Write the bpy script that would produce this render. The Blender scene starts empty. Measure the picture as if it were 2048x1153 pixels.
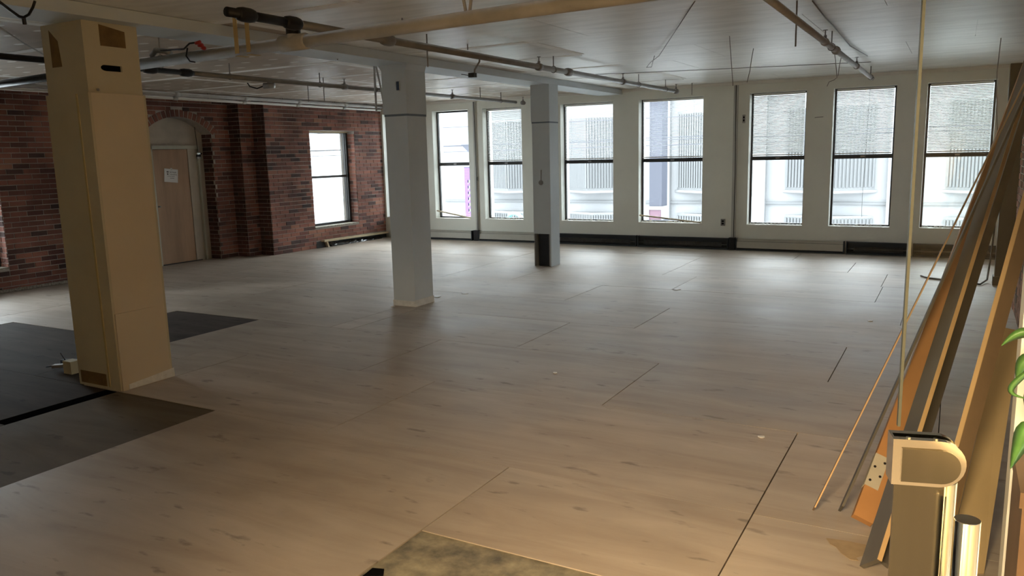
import bpy, bmesh, math, random
import numpy as np
from mathutils import Vector, Matrix
random.seed(7)
S = bpy.context.scene
COL = S.collection

# ------------------------------------------------------------------ camera
YAW, PITCH, ROLL, F, H = -0.51127, 0.166939, -0.024666, 1581.5, 1.6
CX, CY = 1024.0, 576.5
_f = np.array([math.sin(YAW)*math.cos(PITCH), math.cos(YAW)*math.cos(PITCH), -math.sin(PITCH)])
_r0 = np.array([math.cos(YAW), -math.sin(YAW), 0.0]); _u0 = np.cross(_r0, _f)
_r = _r0*math.cos(ROLL)+_u0*math.sin(ROLL); _u = -_r0*math.sin(ROLL)+_u0*math.cos(ROLL)
cd = bpy.data.cameras.new('camera'); cam = bpy.data.objects.new('camera', cd); COL.objects.link(cam)
cd.sensor_width = 36; cd.sensor_fit = 'HORIZONTAL'; cd.lens = F*36/2048; cd.clip_start = .02; cd.clip_end = 300
cam.matrix_world = Matrix(((_r[0], _u[0], -_f[0], 0), (_r[1], _u[1], -_f[1], 0), (_r[2], _u[2], -_f[2], H), (0, 0, 0, 1)))
S.camera = cam

# ------------------------------------------------------------------ light
S.view_settings.view_transform = 'Standard'; S.view_settings.look = 'None'; S.view_settings.gamma = 1
S.view_settings.use_curve_mapping = False
S.view_settings.exposure = 0.45
w = bpy.data.worlds.new('overcast_sky'); S.world = w; w.use_nodes = True
bg = w.node_tree.nodes['Background']; bg.inputs[0].default_value = (.86, .94, 1, 1); bg.inputs[1].default_value = 11
S.cycles.use_denoising = True
S.cycles.max_bounces = 10; S.cycles.diffuse_bounces = 7; S.cycles.transparent_max_bounces = 24
S.cycles.sample_clamp_indirect = 6
def area(name, loc, rot, sx, sy, energy, colr, portal=False):
    l = bpy.data.lights.new(name, 'AREA'); l.shape = 'RECTANGLE'; l.size = sx; l.size_y = sy
    l.energy = energy; l.color = colr
    if portal: l.cycles.is_portal = True
    o = bpy.data.objects.new(name, l); COL.objects.link(o); o.location = loc; o.rotation_euler = rot
    return o
LAMP = (-.35, -1.75, 2.42)
area('lobby_lamp_light', LAMP, (0, 0, 0), 1.2, .5, 800, (1, .73, .41))

# ------------------------------------------------------------------ pixel helpers (photo pixel -> ray)
def ray(x, y): return _r*(x-CX)+_u*(CY-y)+_f*F
def onZ(x, y, z=0.0):
    d = ray(x, y); t = (z-H)/d[2]; return Vector(np.array([0, 0, H])+d*t)
def onY(x, y, Y):
    d = ray(x, y); t = Y/d[1]; return Vector(np.array([0, 0, H])+d*t)
def onX(x, y, X):
    d = ray(x, y); t = X/d[0]; return Vector(np.array([0, 0, H])+d*t)
def hz(x, y, base):
    d = ray(x, y); t = math.hypot(base[0], base[1])/math.hypot(d[0], d[1]); return H+d[2]*t
def proj(p):
    d = np.array(p, float)-[0, 0, H]; c = d@_f
    return (CX+F*(d@_r)/c, CY-F*(d@_u)/c) if c > .05 else None

# ------------------------------------------------------------------ materials
def M(name, colr, rough=.6, metal=0, var=.0, scale=6, stretch=(1, 1, 1), bump=0, bscale=40, spec=.4, col2=None, emit=None, coords='Object'):
    m = bpy.data.materials.new(name); m.use_nodes = True; nt = m.node_tree; b = nt.nodes['Principled BSDF']
    b.inputs['Roughness'].default_value = rough; b.inputs['Metallic'].default_value = metal
    b.inputs['Specular IOR Level'].default_value = spec
    b.inputs['Base Color'].default_value = (*colr, 1)
    if var or col2 or bump:
        g = nt.nodes.new('ShaderNodeNewGeometry'); mp = nt.nodes.new('ShaderNodeMapping'); mp.inputs['Scale'].default_value = stretch
        nt.links.new(g.outputs['Position'], mp.inputs[0])
        n = nt.nodes.new('ShaderNodeTexNoise'); n.inputs['Scale'].default_value = scale; n.inputs['Detail'].default_value = 6; n.inputs['Roughness'].default_value = .62
        nt.links.new(mp.outputs[0], n.inputs[0])
        r = nt.nodes.new('ShaderNodeValToRGB'); r.color_ramp.elements[0].position = .34; r.color_ramp.elements[1].position = .68
        c2 = col2 or tuple(c*(1-var) for c in colr)
        r.color_ramp.elements[0].color = (*c2, 1); r.color_ramp.elements[1].color = (*colr, 1)
        nt.links.new(n.outputs[0], r.inputs[0]); nt.links.new(r.outputs[0], b.inputs['Base Color'])
        if bump:
            n2 = nt.nodes.new('ShaderNodeTexNoise'); n2.inputs['Scale'].default_value = bscale; n2.inputs['Detail'].default_value = 5
            nt.links.new(mp.outputs[0], n2.inputs[0])
            bp = nt.nodes.new('ShaderNodeBump'); bp.inputs['Strength'].default_value = bump; bp.inputs['Distance'].default_value = .01
            nt.links.new(n2.outputs[0], bp.inputs['Height']); nt.links.new(bp.outputs[0], b.inputs['Normal'])
    return m
def glass_mat(name, tint, refl=1.0, veil=0):
    m = bpy.data.materials.new(name); m.use_nodes = True; nt = m.node_tree
    for n in list(nt.nodes):
        if n.type != 'OUTPUT_MATERIAL': nt.nodes.remove(n)
    out = [n for n in nt.nodes if n.type == 'OUTPUT_MATERIAL'][0]
    t = nt.nodes.new('ShaderNodeBsdfTransparent'); t.inputs[0].default_value = (*tint, 1)
    g = nt.nodes.new('ShaderNodeBsdfGlossy'); g.inputs['Roughness'].default_value = .02
    fr = nt.nodes.new('ShaderNodeFresnel'); fr.inputs[0].default_value = 1.45
    mu = nt.nodes.new('ShaderNodeMath'); mu.operation = 'MULTIPLY'; mu.inputs[1].default_value = refl; nt.links.new(fr.outputs[0], mu.inputs[0])
    mx = nt.nodes.new('ShaderNodeMixShader'); nt.links.new(mu.outputs[0], mx.inputs[0]); nt.links.new(t.outputs[0], mx.inputs[1]); nt.links.new(g.outputs[0], mx.inputs[2])
    last = mx
    if veil:   # dust film on the pane
        d = nt.nodes.new('ShaderNodeBsdfDiffuse'); d.inputs[0].default_value = (.8, .78, .72, 1)
        m2 = nt.nodes.new('ShaderNodeMixShader'); m2.inputs[0].default_value = veil
        nt.links.new(mx.outputs[0], m2.inputs[1]); nt.links.new(d.outputs[0], m2.inputs[2]); last = m2
    nt.links.new(last.outputs[0], out.inputs[0])
    return m
def brick_mat():
    m = bpy.data.materials.new('old_brick'); m.use_nodes = True; nt = m.node_tree; b = nt.nodes['Principled BSDF']
    b.inputs['Roughness'].default_value = .85; b.inputs['Specular IOR Level'].default_value = .25
    a = nt.nodes.new('ShaderNodeAttribute'); a.attribute_name = 'tone'
    r = nt.nodes.new('ShaderNodeValToRGB'); cr = r.color_ramp
    cr.elements[0].position = 0; cr.elements[0].color = (.085, .055, .05, 1)
    cr.elements[1].position = 1; cr.elements[1].color = (.38, .19, .13, 1)
    for p, c in ((.22, (.17, .075, .062)), (.55, (.31, .135, .10)), (.85, (.36, .155, .11))):
        e = cr.elements.new(p); e.color = (*c, 1)
    nt.links.new(a.outputs['Fac'], r.inputs[0])
    g = nt.nodes.new('ShaderNodeNewGeometry'); n = nt.nodes.new('ShaderNodeTexNoise'); n.inputs['Scale'].default_value = 1.3; n.inputs['Detail'].default_value = 7
    nt.links.new(g.outputs['Position'], n.inputs[0])
    mr = nt.nodes.new('ShaderNodeMapRange'); mr.inputs[1].default_value = .32; mr.inputs[2].default_value = .62; mr.inputs[3].default_value = .4; mr.inputs[4].default_value = 1.02
    nt.links.new(n.outputs[0], mr.inputs[0])
    mx = nt.nodes.new('ShaderNodeMix'); mx.data_type = 'RGBA'; mx.blend_type = 'MULTIPLY'; mx.inputs[0].default_value = 1
    nt.links.new(r.outputs[0], mx.inputs[6]); nt.links.new(mr.outputs[0], mx.inputs[7]); nt.links.new(mx.outputs[2], b.inputs['Base Color'])
    n2 = nt.nodes.new('ShaderNodeTexNoise'); n2.inputs['Scale'].default_value = 60; nt.links.new(g.outputs['Position'], n2.inputs[0])
    bp = nt.nodes.new('ShaderNodeBump'); bp.inputs['Strength'].default_value = .5; bp.inputs['Distance'].default_value = .01
    nt.links.new(n2.outputs[0], bp.inputs['Height']); nt.links.new(bp.outputs[0], b.inputs['Normal'])
    return m
def ply_mat(name, c1, c2, c3, dirt=.5, spec=.22, r0=.42, r1=.68):
    m = bpy.data.materials.new(name); m.use_nodes = True; nt = m.node_tree; b = nt.nodes['Principled BSDF']
    b.inputs['Specular IOR Level'].default_value = spec
    g = nt.nodes.new('ShaderNodeNewGeometry'); oi = nt.nodes.new('ShaderNodeObjectInfo')
    ad = nt.nodes.new('ShaderNodeVectorMath'); ad.operation = 'ADD'; nt.links.new(g.outputs['Position'], ad.inputs[0])
    sc = nt.nodes.new('ShaderNodeVectorMath'); sc.operation = 'SCALE'; sc.inputs[0].default_value = (7, 3, 5); nt.links.new(oi.outputs['Random'], sc.inputs['Scale'])
    nt.links.new(sc.outputs[0], ad.inputs[1])
    mp = nt.nodes.new('ShaderNodeMapping'); mp.inputs['Scale'].default_value = (.55, 3.2, 1); nt.links.new(ad.outputs[0], mp.inputs[0])
    n = nt.nodes.new('ShaderNodeTexNoise'); n.inputs['Scale'].default_value = 1.5; n.inputs['Detail'].default_value = 8; n.inputs['Roughness'].default_value = .6; n.inputs['Distortion'].default_value = .8
    nt.links.new(mp.outputs[0], n.inputs[0])
    r = nt.nodes.new('ShaderNodeValToRGB'); cr = r.color_ramp; cr.elements[0].position = .3; cr.elements[0].color = (*c1, 1); cr.elements[1].position = .72; cr.elements[1].color = (*c3, 1)
    e = cr.elements.new(.5); e.color = (*c2, 1)
    nt.links.new(n.outputs[0], r.inputs[0])
    n2 = nt.nodes.new('ShaderNodeTexNoise'); n2.inputs['Scale'].default_value = .9; n2.inputs['Detail'].default_value = 9; nt.links.new(g.outputs['Position'], n2.inputs[0])
    mr = nt.nodes.new('ShaderNodeMapRange'); mr.inputs[1].default_value = .35; mr.inputs[2].default_value = .6; mr.inputs[3].default_value = 1-.35*dirt; mr.inputs[4].default_value = 1.04
    nt.links.new(n2.outputs[0], mr.inputs[0])
    rm = nt.nodes.new('ShaderNodeMapRange'); rm.inputs[3].default_value = .93; rm.inputs[4].default_value = 1.06; nt.links.new(oi.outputs['Random'], rm.inputs[0])
    mm = nt.nodes.new('ShaderNodeMath'); mm.operation = 'MULTIPLY'; nt.links.new(mr.outputs[0], mm.inputs[0]); nt.links.new(rm.outputs[0], mm.inputs[1])
    # small dark knots and scuffs
    mp2 = nt.nodes.new('ShaderNodeMapping'); mp2.inputs['Scale'].default_value = (1.2, 3.4, 1); nt.links.new(ad.outputs[0], mp2.inputs[0])
    v = nt.nodes.new('ShaderNodeTexNoise'); v.inputs['Scale'].default_value = 4.2; v.inputs['Detail'].default_value = 4; nt.links.new(mp2.outputs[0], v.inputs[0])
    kr = nt.nodes.new('ShaderNodeMapRange'); kr.inputs[1].default_value = .27; kr.inputs[2].default_value = .36; kr.inputs[3].default_value = .62; kr.inputs[4].default_value = 1
    nt.links.new(v.outputs[0], kr.inputs[0])
    m3 = nt.nodes.new('ShaderNodeMath'); m3.operation = 'MULTIPLY'; nt.links.new(mm.outputs[0], m3.inputs[0]); nt.links.new(kr.outputs[0], m3.inputs[1])
    mx = nt.nodes.new('ShaderNodeMix'); mx.data_type = 'RGBA'; mx.blend_type = 'MULTIPLY'; mx.inputs[0].default_value = 1
    nt.links.new(r.outputs[0], mx.inputs[6]); nt.links.new(m3.outputs[0], mx.inputs[7]); nt.links.new(mx.outputs[2], b.inputs['Base Color'])
    rr = nt.nodes.new('ShaderNodeMapRange'); rr.inputs[3].default_value = r0; rr.inputs[4].default_value = r1; nt.links.new(n2.outputs[0], rr.inputs[0]); nt.links.new(rr.outputs[0], b.inputs['Roughness'])
    bp = nt.nodes.new('ShaderNodeBump'); bp.inputs['Strength'].default_value = .12; bp.inputs['Distance'].default_value = .01
    nt.links.new(n.outputs[0], bp.inputs['Height']); nt.links.new(bp.outputs[0], b.inputs['Normal'])
    return m
def ceil_mat(name, base, dark, spots):
    m = bpy.data.materials.new(name); m.use_nodes = True; nt = m.node_tree; b = nt.nodes['Principled BSDF']
    b.inputs['Roughness'].default_value = .38; b.inputs['Specular IOR Level'].default_value = .5
    g = nt.nodes.new('ShaderNodeNewGeometry'); mp = nt.nodes.new('ShaderNodeMapping'); mp.inputs['Scale'].default_value = (.8, 3.5, 1); nt.links.new(g.outputs['Position'], mp.inputs[0])
    n = nt.nodes.new('ShaderNodeTexNoise'); n.inputs['Scale'].default_value = 2.2; n.inputs['Detail'].default_value = 8; n.inputs['Distortion'].default_value = .5
    nt.links.new(mp.outputs[0], n.inputs[0])
    r = nt.nodes.new('ShaderNodeValToRGB'); r.color_ramp.elements[0].position = .34; r.color_ramp.elements[1].position = .6
    r.color_ramp.elements[0].color = (*dark, 1); r.color_ramp.elements[1].color = (*base, 1)
    nt.links.new(n.outputs[0], r.inputs[0]); last = r.outputs[0]
    if spots:   # dabs of joint compound over the screws, on a regular grid
        mp3 = nt.nodes.new('ShaderNodeMapping'); mp3.inputs['Scale'].default_value = (1/.406, 1/.305, 1); nt.links.new(g.outputs['Position'], mp3.inputs[0])
        fr = nt.nodes.new('ShaderNodeVectorMath'); fr.operation = 'FRACTION'; nt.links.new(mp3.outputs[0], fr.inputs[0])
        sb = nt.nodes.new('ShaderNodeVectorMath'); sb.operation = 'SUBTRACT'; sb.inputs[1].default_value = (.5, .5, 0); nt.links.new(fr.outputs[0], sb.inputs[0])
        ml = nt.nodes.new('ShaderNodeVectorMath'); ml.operation = 'MULTIPLY'; ml.inputs[1].default_value = (.8, 1.2, 0); nt.links.new(sb.outputs[0], ml.inputs[0])
        ln = nt.nodes.new('ShaderNodeVectorMath'); ln.operation = 'LENGTH'; nt.links.new(ml.outputs[0], ln.inputs[0])
        lt = nt.nodes.new('ShaderNodeMapRange'); lt.inputs[1].default_value = .10; lt.inputs[2].default_value = .14; lt.inputs[3].default_value = 1; lt.inputs[4].default_value = 0
        nt.links.new(ln.outputs['Value'], lt.inputs[0])
        mx = nt.nodes.new('ShaderNodeMix'); mx.data_type = 'RGBA'; nt.links.new(lt.outputs[0], mx.inputs[0]); nt.links.new(last, mx.inputs[6]); mx.inputs[7].default_value = (.88, .86, .82, 1)
        last = mx.outputs[2]
    nt.links.new(last, b.inputs['Base Color'])
    bp = nt.nodes.new('ShaderNodeBump'); bp.inputs['Strength'].default_value = .25; bp.inputs['Distance'].default_value = .02
    nt.links.new(n.outputs[0], bp.inputs['Height']); nt.links.new(bp.outputs[0], b.inputs['Normal'])
    return m

MAT = {
 'cream': M('cream_wall_paint', (.76, .77, .70), .65, var=.08, scale=1.4, bump=.05),
 'white': M('white_paint', (.72, .70, .64), .5, var=.06, scale=2),
 'gypsum_left': ceil_mat('unpainted_gypsum', (.50, .425, .345), (.43, .365, .295), True),
 'gypsum_right': ceil_mat('painted_ceiling', (.79, .78, .74), (.65, .64, .60), False),
 'tape': M('joint_compound', (.90, .89, .86), .7, var=.06, scale=5, bump=.1),
 'mortar': M('lime_mortar', (.52, .47, .42), .95, var=.5, scale=2.5, bump=.3),
 'brick': brick_mat(),
 'ply': ply_mat('plywood', (.36, .295, .235), (.42, .355, .29), (.48, .415, .345)),
 'ply_dark': ply_mat('dark_stained_plywood', (.058, .047, .040), (.078, .063, .054), (.10, .082, .070), spec=.05, r0=.7, r1=.9),
 'ply_mid': ply_mat('grimy_plywood', (.115, .088, .055), (.145, .112, .072), (.175, .14, .092), spec=.08, r0=.6, r1=.85),
 'ply_old': M('old_stained_board', (.36, .32, .22), .6, scale=7, col2=(.10, .09, .07), bump=.2),
 'black': M('black_gap', (.006, .006, .007), 1, spec=0),
 'black_metal': M('black_iron', (.022, .021, .022), .45, .3, var=.3, scale=12),
 'col_cream': M('column_gypsum', (.52, .47, .34), .7, var=.12, scale=2.2, bump=.05),
 'col_grey': M('column_grey_paint', (.54, .59, .62), .6, var=.08, scale=2, bump=.05),
 'col_tan': M('column_board', (.58, .50, .37), .7, var=.06, scale=2),
 'bead': M('corner_bead', (.50, .41, .22), .6, var=.2, scale=8),
 'paperbrown': M('torn_brown_paper', (.20, .125, .05), .8, var=.4, scale=8),
 'band': M('blue_grey_band', (.13, .16, .20), .5),
 'bluehole': M('blue_box', (.03, .05, .11), .5),
 'pipe': M('painted_pipe', (.50, .485, .46), .75, var=.25, scale=4),
 'pipe_grey': M('grey_pipe', (.27, .255, .24), .45, .2, var=.25, scale=5),
 'strap': M('yellow_strap', (.52, .40, .20), .6, var=.15),
 'steel': M('dull_steel', (.40, .39, .37), .4, .8, var=.2),
 'chrome': M('polished_chrome', (.86, .84, .76), .06, 1),
 'brushed': M('brushed_steel', (.24, .23, .19), .14, 1, var=.1, scale=3, stretch=(30, 30, .6)),
 'frame': M('bronze_window_frame', (.045, .043, .042), .45, .2),
 'frame_light': M('pale_window_stop', (.62, .61, .57), .5),
 'slat': M('blind_slat', (.72, .72, .70), .45),
 'glass': glass_mat('window_glass', (.97, .985, .98), .9),
 'doorglass': glass_mat('door_glass', (.955, .97, .955), .16, 0),
 'glassedge': M('green_glass_edge', (.04, .045, .036), .3, spec=.5),
 'door': M('door_veneer', (.47, .295, .175), .5, var=.25, scale=1.6, stretch=(1, 5, .6)),
 'plaster': M('tympanum_plaster', (.55, .49, .41), .85, var=.22, scale=2.5),
 'jamb': M('door_jamb_paint', (.52, .52, .44), .5, var=.1),
 'paper': M('white_paper', (.78, .78, .78), .7),
 'ink': M('ink', (.03, .03, .035), .6),
 'heater': M('cream_heater_cover', (.50, .49, .43), .4, .1, var=.08),
 'heater_dark': M('dark_heater_back', (.045, .052, .056), .6),
 'fins': M('heater_fins', (.34, .34, .33), .45, .6, var=.4, scale=30),
 'wood_pale': M('pale_pine', (.62, .52, .35), .6, var=.15, scale=3, stretch=(1, 6, 6)),
 'wood_orange': M('orange_fir', (.42, .215, .085), .55, var=.25, scale=3, stretch=(.6, .6, .6)),
 'wood_brown': M('brown_board', (.27, .18, .105), .6, var=.25, scale=3),
 'wood_dark': M('grey_weathered_board', (.105, .095, .08), .65, var=.3, scale=3),
 'wood_edge': M('fresh_cut_edge', (.56, .38, .19), .6, var=.15, scale=5),
 'card': M('tan_fibreboard', (.44, .33, .185), .75, var=.12, scale=2),
 'leaf': M('leaf_green', (.07, .19, .04), .4, var=.4, scale=14),
 'pot': M('smoky_glass_pot', (.36, .34, .31), .15, spec=.8),
 'walnut': M('walnut_stand', (.19, .105, .055), .45, var=.4, scale=5, stretch=(1, 1, .3)),
 'facade': M('pale_facade', (.135, .137, .14), .7, var=.06, scale=.4),
 'facade_rib': M('ribbed_panel', (.112, .115, .117), .6),
 'ledge': M('facade_joint', (.082, .084, .086), .7),
 'slate': M('slate_pylon', (.026, .028, .04), .5),
 'purple': M('purple_banner', (.075, .035, .15), .6),
 'maroon': M('maroon_panel', (.07, .035, .05), .6),
 'asphalt': M('pale_paving', (.62, .62, .62), .9),
 'teal': M('teal_metal', (.10, .30, .30), .5),
 'red': M('red_cap', (.36, .03, .02), .5),
 'plastic': M('black_plastic_sheet', (.03, .03, .033), .18, spec=.7, bump=.6, bscale=9),
 'scrap': M('white_scrap', (.74, .73, .69), .8, var=.2, scale=20),
 'fluff': M('shredded_base_strip', (.50, .46, .38), .9, scale=45, col2=(.14, .12, .10), bump=.6, bscale=30),
 'torn': M('torn_veneer', (.36, .27, .17), .8, var=.2, scale=20),
 'galv': M('galvanised_plate', (.44, .41, .34), .5, var=.2),
 'lobbyfloor': M('dark_lobby_floor', (.06, .052, .045), .6),
 'conduit': M('grey_cream_channel', (.46, .46, .43), .5),
 'lobby': M('brown_lobby_paint', (.34, .29, .21), .6, var=.1),
 'lampglow': M('lamp_diffuser', (.9, .85, .75), .4),
}

# ------------------------------------------------------------------ mesh helpers
class MB:
    def __init__(s): s.v = []; s.f = []; s.a = []
    def quadbox(s, pts, tone=0):
        b = len(s.v); s.v += [tuple(p) for p in pts]
        s.f += [tuple(b+i for i in q) for q in ((3, 2, 1, 0), (4, 5, 6, 7), (0, 1, 5, 4), (1, 2, 6, 5), (2, 3, 7, 6), (3, 0, 4, 7))]
        s.a += [tone]*6; return s
    def box(s, x0, x1, y0, y1, z0, z1, tone=0):
        x0, x1 = min(x0, x1), max(x0, x1); y0, y1 = min(y0, y1), max(y0, y1); z0, z1 = min(z0, z1), max(z0, z1)
        return s.quadbox([(x0, y0, z0), (x1, y0, z0), (x1, y1, z0), (x0, y1, z0), (x0, y0, z1), (x1, y0, z1), (x1, y1, z1), (x0, y1, z1)], tone)
    def bar(s, p, q, wv, tv):
        # a straight bar from p to q, half-size vectors wv and tv
        p, q, wv, tv = map(Vector, (p, q, wv, tv))
        if (q-p).dot(wv.cross(tv)) < 0: wv = -wv
        return s.quadbox([p-wv-tv, p+wv-tv, p+wv+tv, p-wv+tv, q-wv-tv, q+wv-tv, q+wv+tv, q-wv+tv])
    def tube(s, pts, r, n=10, cap=True):
        pts = [Vector(p) for p in pts]; rs = r if isinstance(r, (list, tuple)) else [r]*len(pts)
        b0 = len(s.v); prev = None
        for i, p in enumerate(pts):
            t = (pts[min(i+1, len(pts)-1)]-pts[max(i-1, 0)]).normalized()
            if prev is None:
                a = t.orthogonal().normalized()
            else:
                a = (prev-t*prev.dot(t)).normalized()
            prev = a; c = t.cross(a)
            for k in range(n):
                an = 2*math.pi*k/n; s.v.append(tuple(p+(a*math.cos(an)+c*math.sin(an))*rs[i]))
        for i in range(len(pts)-1):
            for k in range(n):
                k2 = (k+1) % n; s.f.append((b0+i*n+k, b0+i*n+k2, b0+(i+1)*n+k2, b0+(i+1)*n+k)); s.a.append(0)
        if cap:
            s.f.append(tuple(b0+k for k in reversed(range(n)))); s.a.append(0)
            e = b0+(len(pts)-1)*n; s.f.append(tuple(e+k for k in range(n))); s.a.append(0)
        return s
    def prism(s, poly, vec):
        # polygon (ordered points) extruded by vec
        b = len(s.v); n = len(poly); vec = Vector(vec)
        s.v += [tuple(Vector(p)) for p in poly]+[tuple(Vector(p)+vec) for p in poly]
        s.f.append(tuple(b+i for i in reversed(range(n)))); s.f.append(tuple(b+n+i for i in range(n)))
        for i in range(n):
            j = (i+1) % n; s.f.append((b+i, b+j, b+n+j, b+n+i))
        s.a += [0]*(n+2); return s
    def mesh(s, name, tone=False, smooth=False):
        me = bpy.data.meshes.new(name); me.from_pydata(s.v, [], s.f)
        if tone:
            at = me.attributes.new('tone', 'FLOAT', 'FACE'); at.data.foreach_set('value', s.a)
        if smooth: me.polygons.foreach_set('use_smooth', [True]*len(me.polygons))
        me.update(); return me
    def build(s, name, mat, parent=None, tone=False, smooth=False, fix=True):
        me = s.mesh(name, tone, smooth)
        if fix and not tone and len(s.f) < 4000:
            bm = bmesh.new(); bm.from_mesh(me); bmesh.ops.recalc_face_normals(bm, faces=bm.faces); bm.to_mesh(me); bm.free()
        me.materials.append(MAT[mat] if isinstance(mat, str) else mat)
        o = bpy.data.objects.new(name, me); COL.objects.link(o)
        if parent: put(o, parent)
        return o
def put(o, parent):
    # parent without moving: mesh data are in world coordinates, so shift them by the parent's location
    o.parent = parent; o.matrix_parent_inverse = Matrix.Translation(-world_loc(parent))
def world_loc(o):
    return o.location.copy() if not o.parent else Vector((0, 0, 0))
def empty(name, loc=(0, 0, 0)):
    o = bpy.data.objects.new(name, None); COL.objects.link(o); o.location = loc; o.empty_display_size = .1
    return o
def tag(o, label=None, cat=None, group=None, kind=None):
    if label: o['label'] = label
    if cat: o['category'] = cat
    if group: o['group'] = group
    if kind: o['kind'] = kind
    return o
def thing(name, loc, label, cat, group=None): return tag(empty(name, loc), label, cat, group)
def struct(o, label=None): return tag(o, label, None, None, 'structure')
def B(name, mat, parent, *a): return MB().box(*a).build(name, mat, parent)

# ------------------------------------------------------------------ room dimensions
YW, TH = 12.85, .34          # window wall face and thickness
XA, XB, XC = -10.67, -10.41, -10.13   # brick wall faces: door bay, step, window pier
XR, XN = .78, .56                      # right wall
ZC = 2.64                     # ceiling

# portals in the windows (sampling guides for the daylight)
WIN = [(-10.085, -9.20), (-8.88, -8.07), (-7.75, -6.93), (-6.15, -5.16), (-4.70, -3.61), (-2.88, -2.04), (-1.66, -.815), (-.425, .415)]
ZS, ZT, ZM = .40, 2.455, 1.45
for a, b in WIN: area('window_portal', ((a+b)/2, YW+TH+.02, (ZS+ZT)/2), (math.radians(-90), 0, 0), b-a, ZT-ZS, 1, (1, 1, 1), True)
area('window_portal', (XC-.36, 11.41, 1.25), (0, math.radians(-90), 0), 1.7, 1.17, 1, (1, 1, 1), True)
area('window_portal', (XA-.40, 5.06, 1.2), (0, math.radians(-90), 0), 1.8, 1.3, 1, (1, 1, 1), True)

# ------------------------------------------------------------------ floor and plywood sheets
floor = struct(B('floor', 'black', None, -11.2, XR+.02, 1.0, YW+.05, -.16, -.022))
floor['label'] = 'plywood sheet floor of the empty loft'
struct(B('floor_lobby', 'lobbyfloor', None, -1.32, 1.75, -3.4, 1.0, -.16, 0), 'floor of the entry behind the glass door')
struct(B('floor_left_of_lobby', 'ply_dark', None, -11.2, -1.32, -.55, 1.0, -.16, 0), 'dark floor along the entry partition')
rows = [   # y0, y1, joints along x, materials by x range
 (3.38, 4.53, [-9.6, -8.54, -6.18, -5.55, -5.10, -3.20, -.70]),
 (4.53, 5.65, [-9.0, -7.40, -6.14, -3.90, -1.90, .0]),
 (5.65, 6.73, [-9.8, -7.36, -5.20, -4.95, -3.15, -.69]),
 (6.73, 7.76, [-8.6, -7.37, -4.97, -2.50, -.10]),
 (7.76, 8.85, [-9.2, -6.13, -3.70, -.36]),
 (8.85, 9.88, [-8.4, -6.00, -4.97, -2.83, -.66]),
 (9.88, 10.88, [-7.65, -6.02, -3.29, -.68]),
 (10.88, 11.86, [-9.0, -6.03, -3.30, -1.15]),
 (11.86, 12.86, [-7.3, -4.30, -2.0]),
]
near = [(-11.15, -9.9, 1.0, 3.38, 'ply'), (-9.9, -8.54, 1.0, 3.38, 'ply'), (-8.54, -6.9, 1.0, 3.38, 'ply_dark'), (-6.9, -5.275, 1.0, 3.38, 'ply_dark'),
        (-5.275, -5.15, 1.0, 2.60, 'ply_dark'), (-5.15, -4.14, 1.0, 3.38, 'ply_mid'), (-4.14, -1.94, 1.0, 3.38, 'ply'), (-1.94, -.70, 2.60, 3.38, 'ply'),
        (-1.94, -.70, 1.0, 2.60, 'ply_old'), (-.70, XR, 2.60, 3.38, 'ply'), (-.70, XR, 1.0, 2.60, 'ply')]
for x0, x1, y0, y1, m in near: B('plywood_sheet', m, floor, x0+.003, x1-.003, y0+.0012, y1-.0012, -.0215, random.uniform(-.0008, .0008)-(.003 if m != 'ply' else 0))
B('black_strip', 'black', floor, -5.272, -5.153, 2.605, 3.375, -.0215, -.0035)
for y0, y1, js in rows:
    xs = [-11.15]+js+[XR]
    for i in range(len(xs)-1):
        x0, x1 = xs[i], xs[i+1]
        m = 'ply'; xc = (x0+x1)/2
        if y1 <= 4.6 and -8.54 < xc < -5.2 and (y1 < 4.5 or xc < -5.5): m = 'ply_dark'
        if y0 == 4.53 and x0 == -7.40: m = 'ply_dark'
        if x0 == -5.15 and x1 == -4.14: m = 'ply_mid'
        if y0 == 1.0 and x0 == -1.93: m = 'ply_old'
        if y0 < 2.7 and xc < -8.54: m = 'ply'
        if y0 == 3.38 and x0 == -6.18:      # a dark strip and a pale one
            B('plywood_sheet', 'ply', floor, x0+.003, x1-.003, 3.953, y1-.003, -.0215, 0); B('plywood_sheet', 'ply_dark', floor, x0+.003, x1-.003, y0+.003, 3.947, -.0215, -.003); continue
        dz = random.uniform(-.0008, .0008)-(.004 if m in('ply_dark', 'ply_mid', 'ply_old') else 0)
        g = random.uniform(.002, .004); gy = random.uniform(.0008, .0016)
        B('plywood_sheet', m, floor, x0+g, x1-g, y0+gy, y1-gy, -.0215, dz)

# ------------------------------------------------------------------ ceiling with gypsum sheets and taped joints
ceiling = struct(B('ceiling', 'gypsum_right', None, -11.2, 1.75, -3.4, YW+.05, ZC+.014, ZC+.2), 'gypsum board ceiling with taped joints')
ys = [-.5, .72, 1.94, 3.16, 4.38, 5.60, 6.82, 8.04, 9.26, 10.48, 11.70, YW]
for i in range(len(ys)-1):
    off = (0, 1.22, .61)[i % 3]; xs = [-11.15]+[x for x in np.arange(-10.9+off, XR, 2.44)]+[XR]
    for k in range(len(xs)-1):
        if xs[k+1]-xs[k] < .05: continue
        m = 'gypsum_left' if (xs[k]+xs[k+1])/2 < -5.6 else 'gypsum_right'
        B('ceiling_panel', m, ceiling, xs[k]+.002, xs[k+1]-.002, ys[i]+.002, ys[i+1]-.002, ZC, ZC+.0135)
        if k and xs[k] < -3.4:
            B('joint_tape', 'tape', ceiling, xs[k]-.05, xs[k]+.05, ys[i]+.06, ys[i+1]-.06, ZC-.0025, ZC)
    if i:
        B('joint_tape', 'tape', ceiling, -11.1, -3.6, ys[i]-.05, ys[i]+.05, ZC-.003, ZC)

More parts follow.
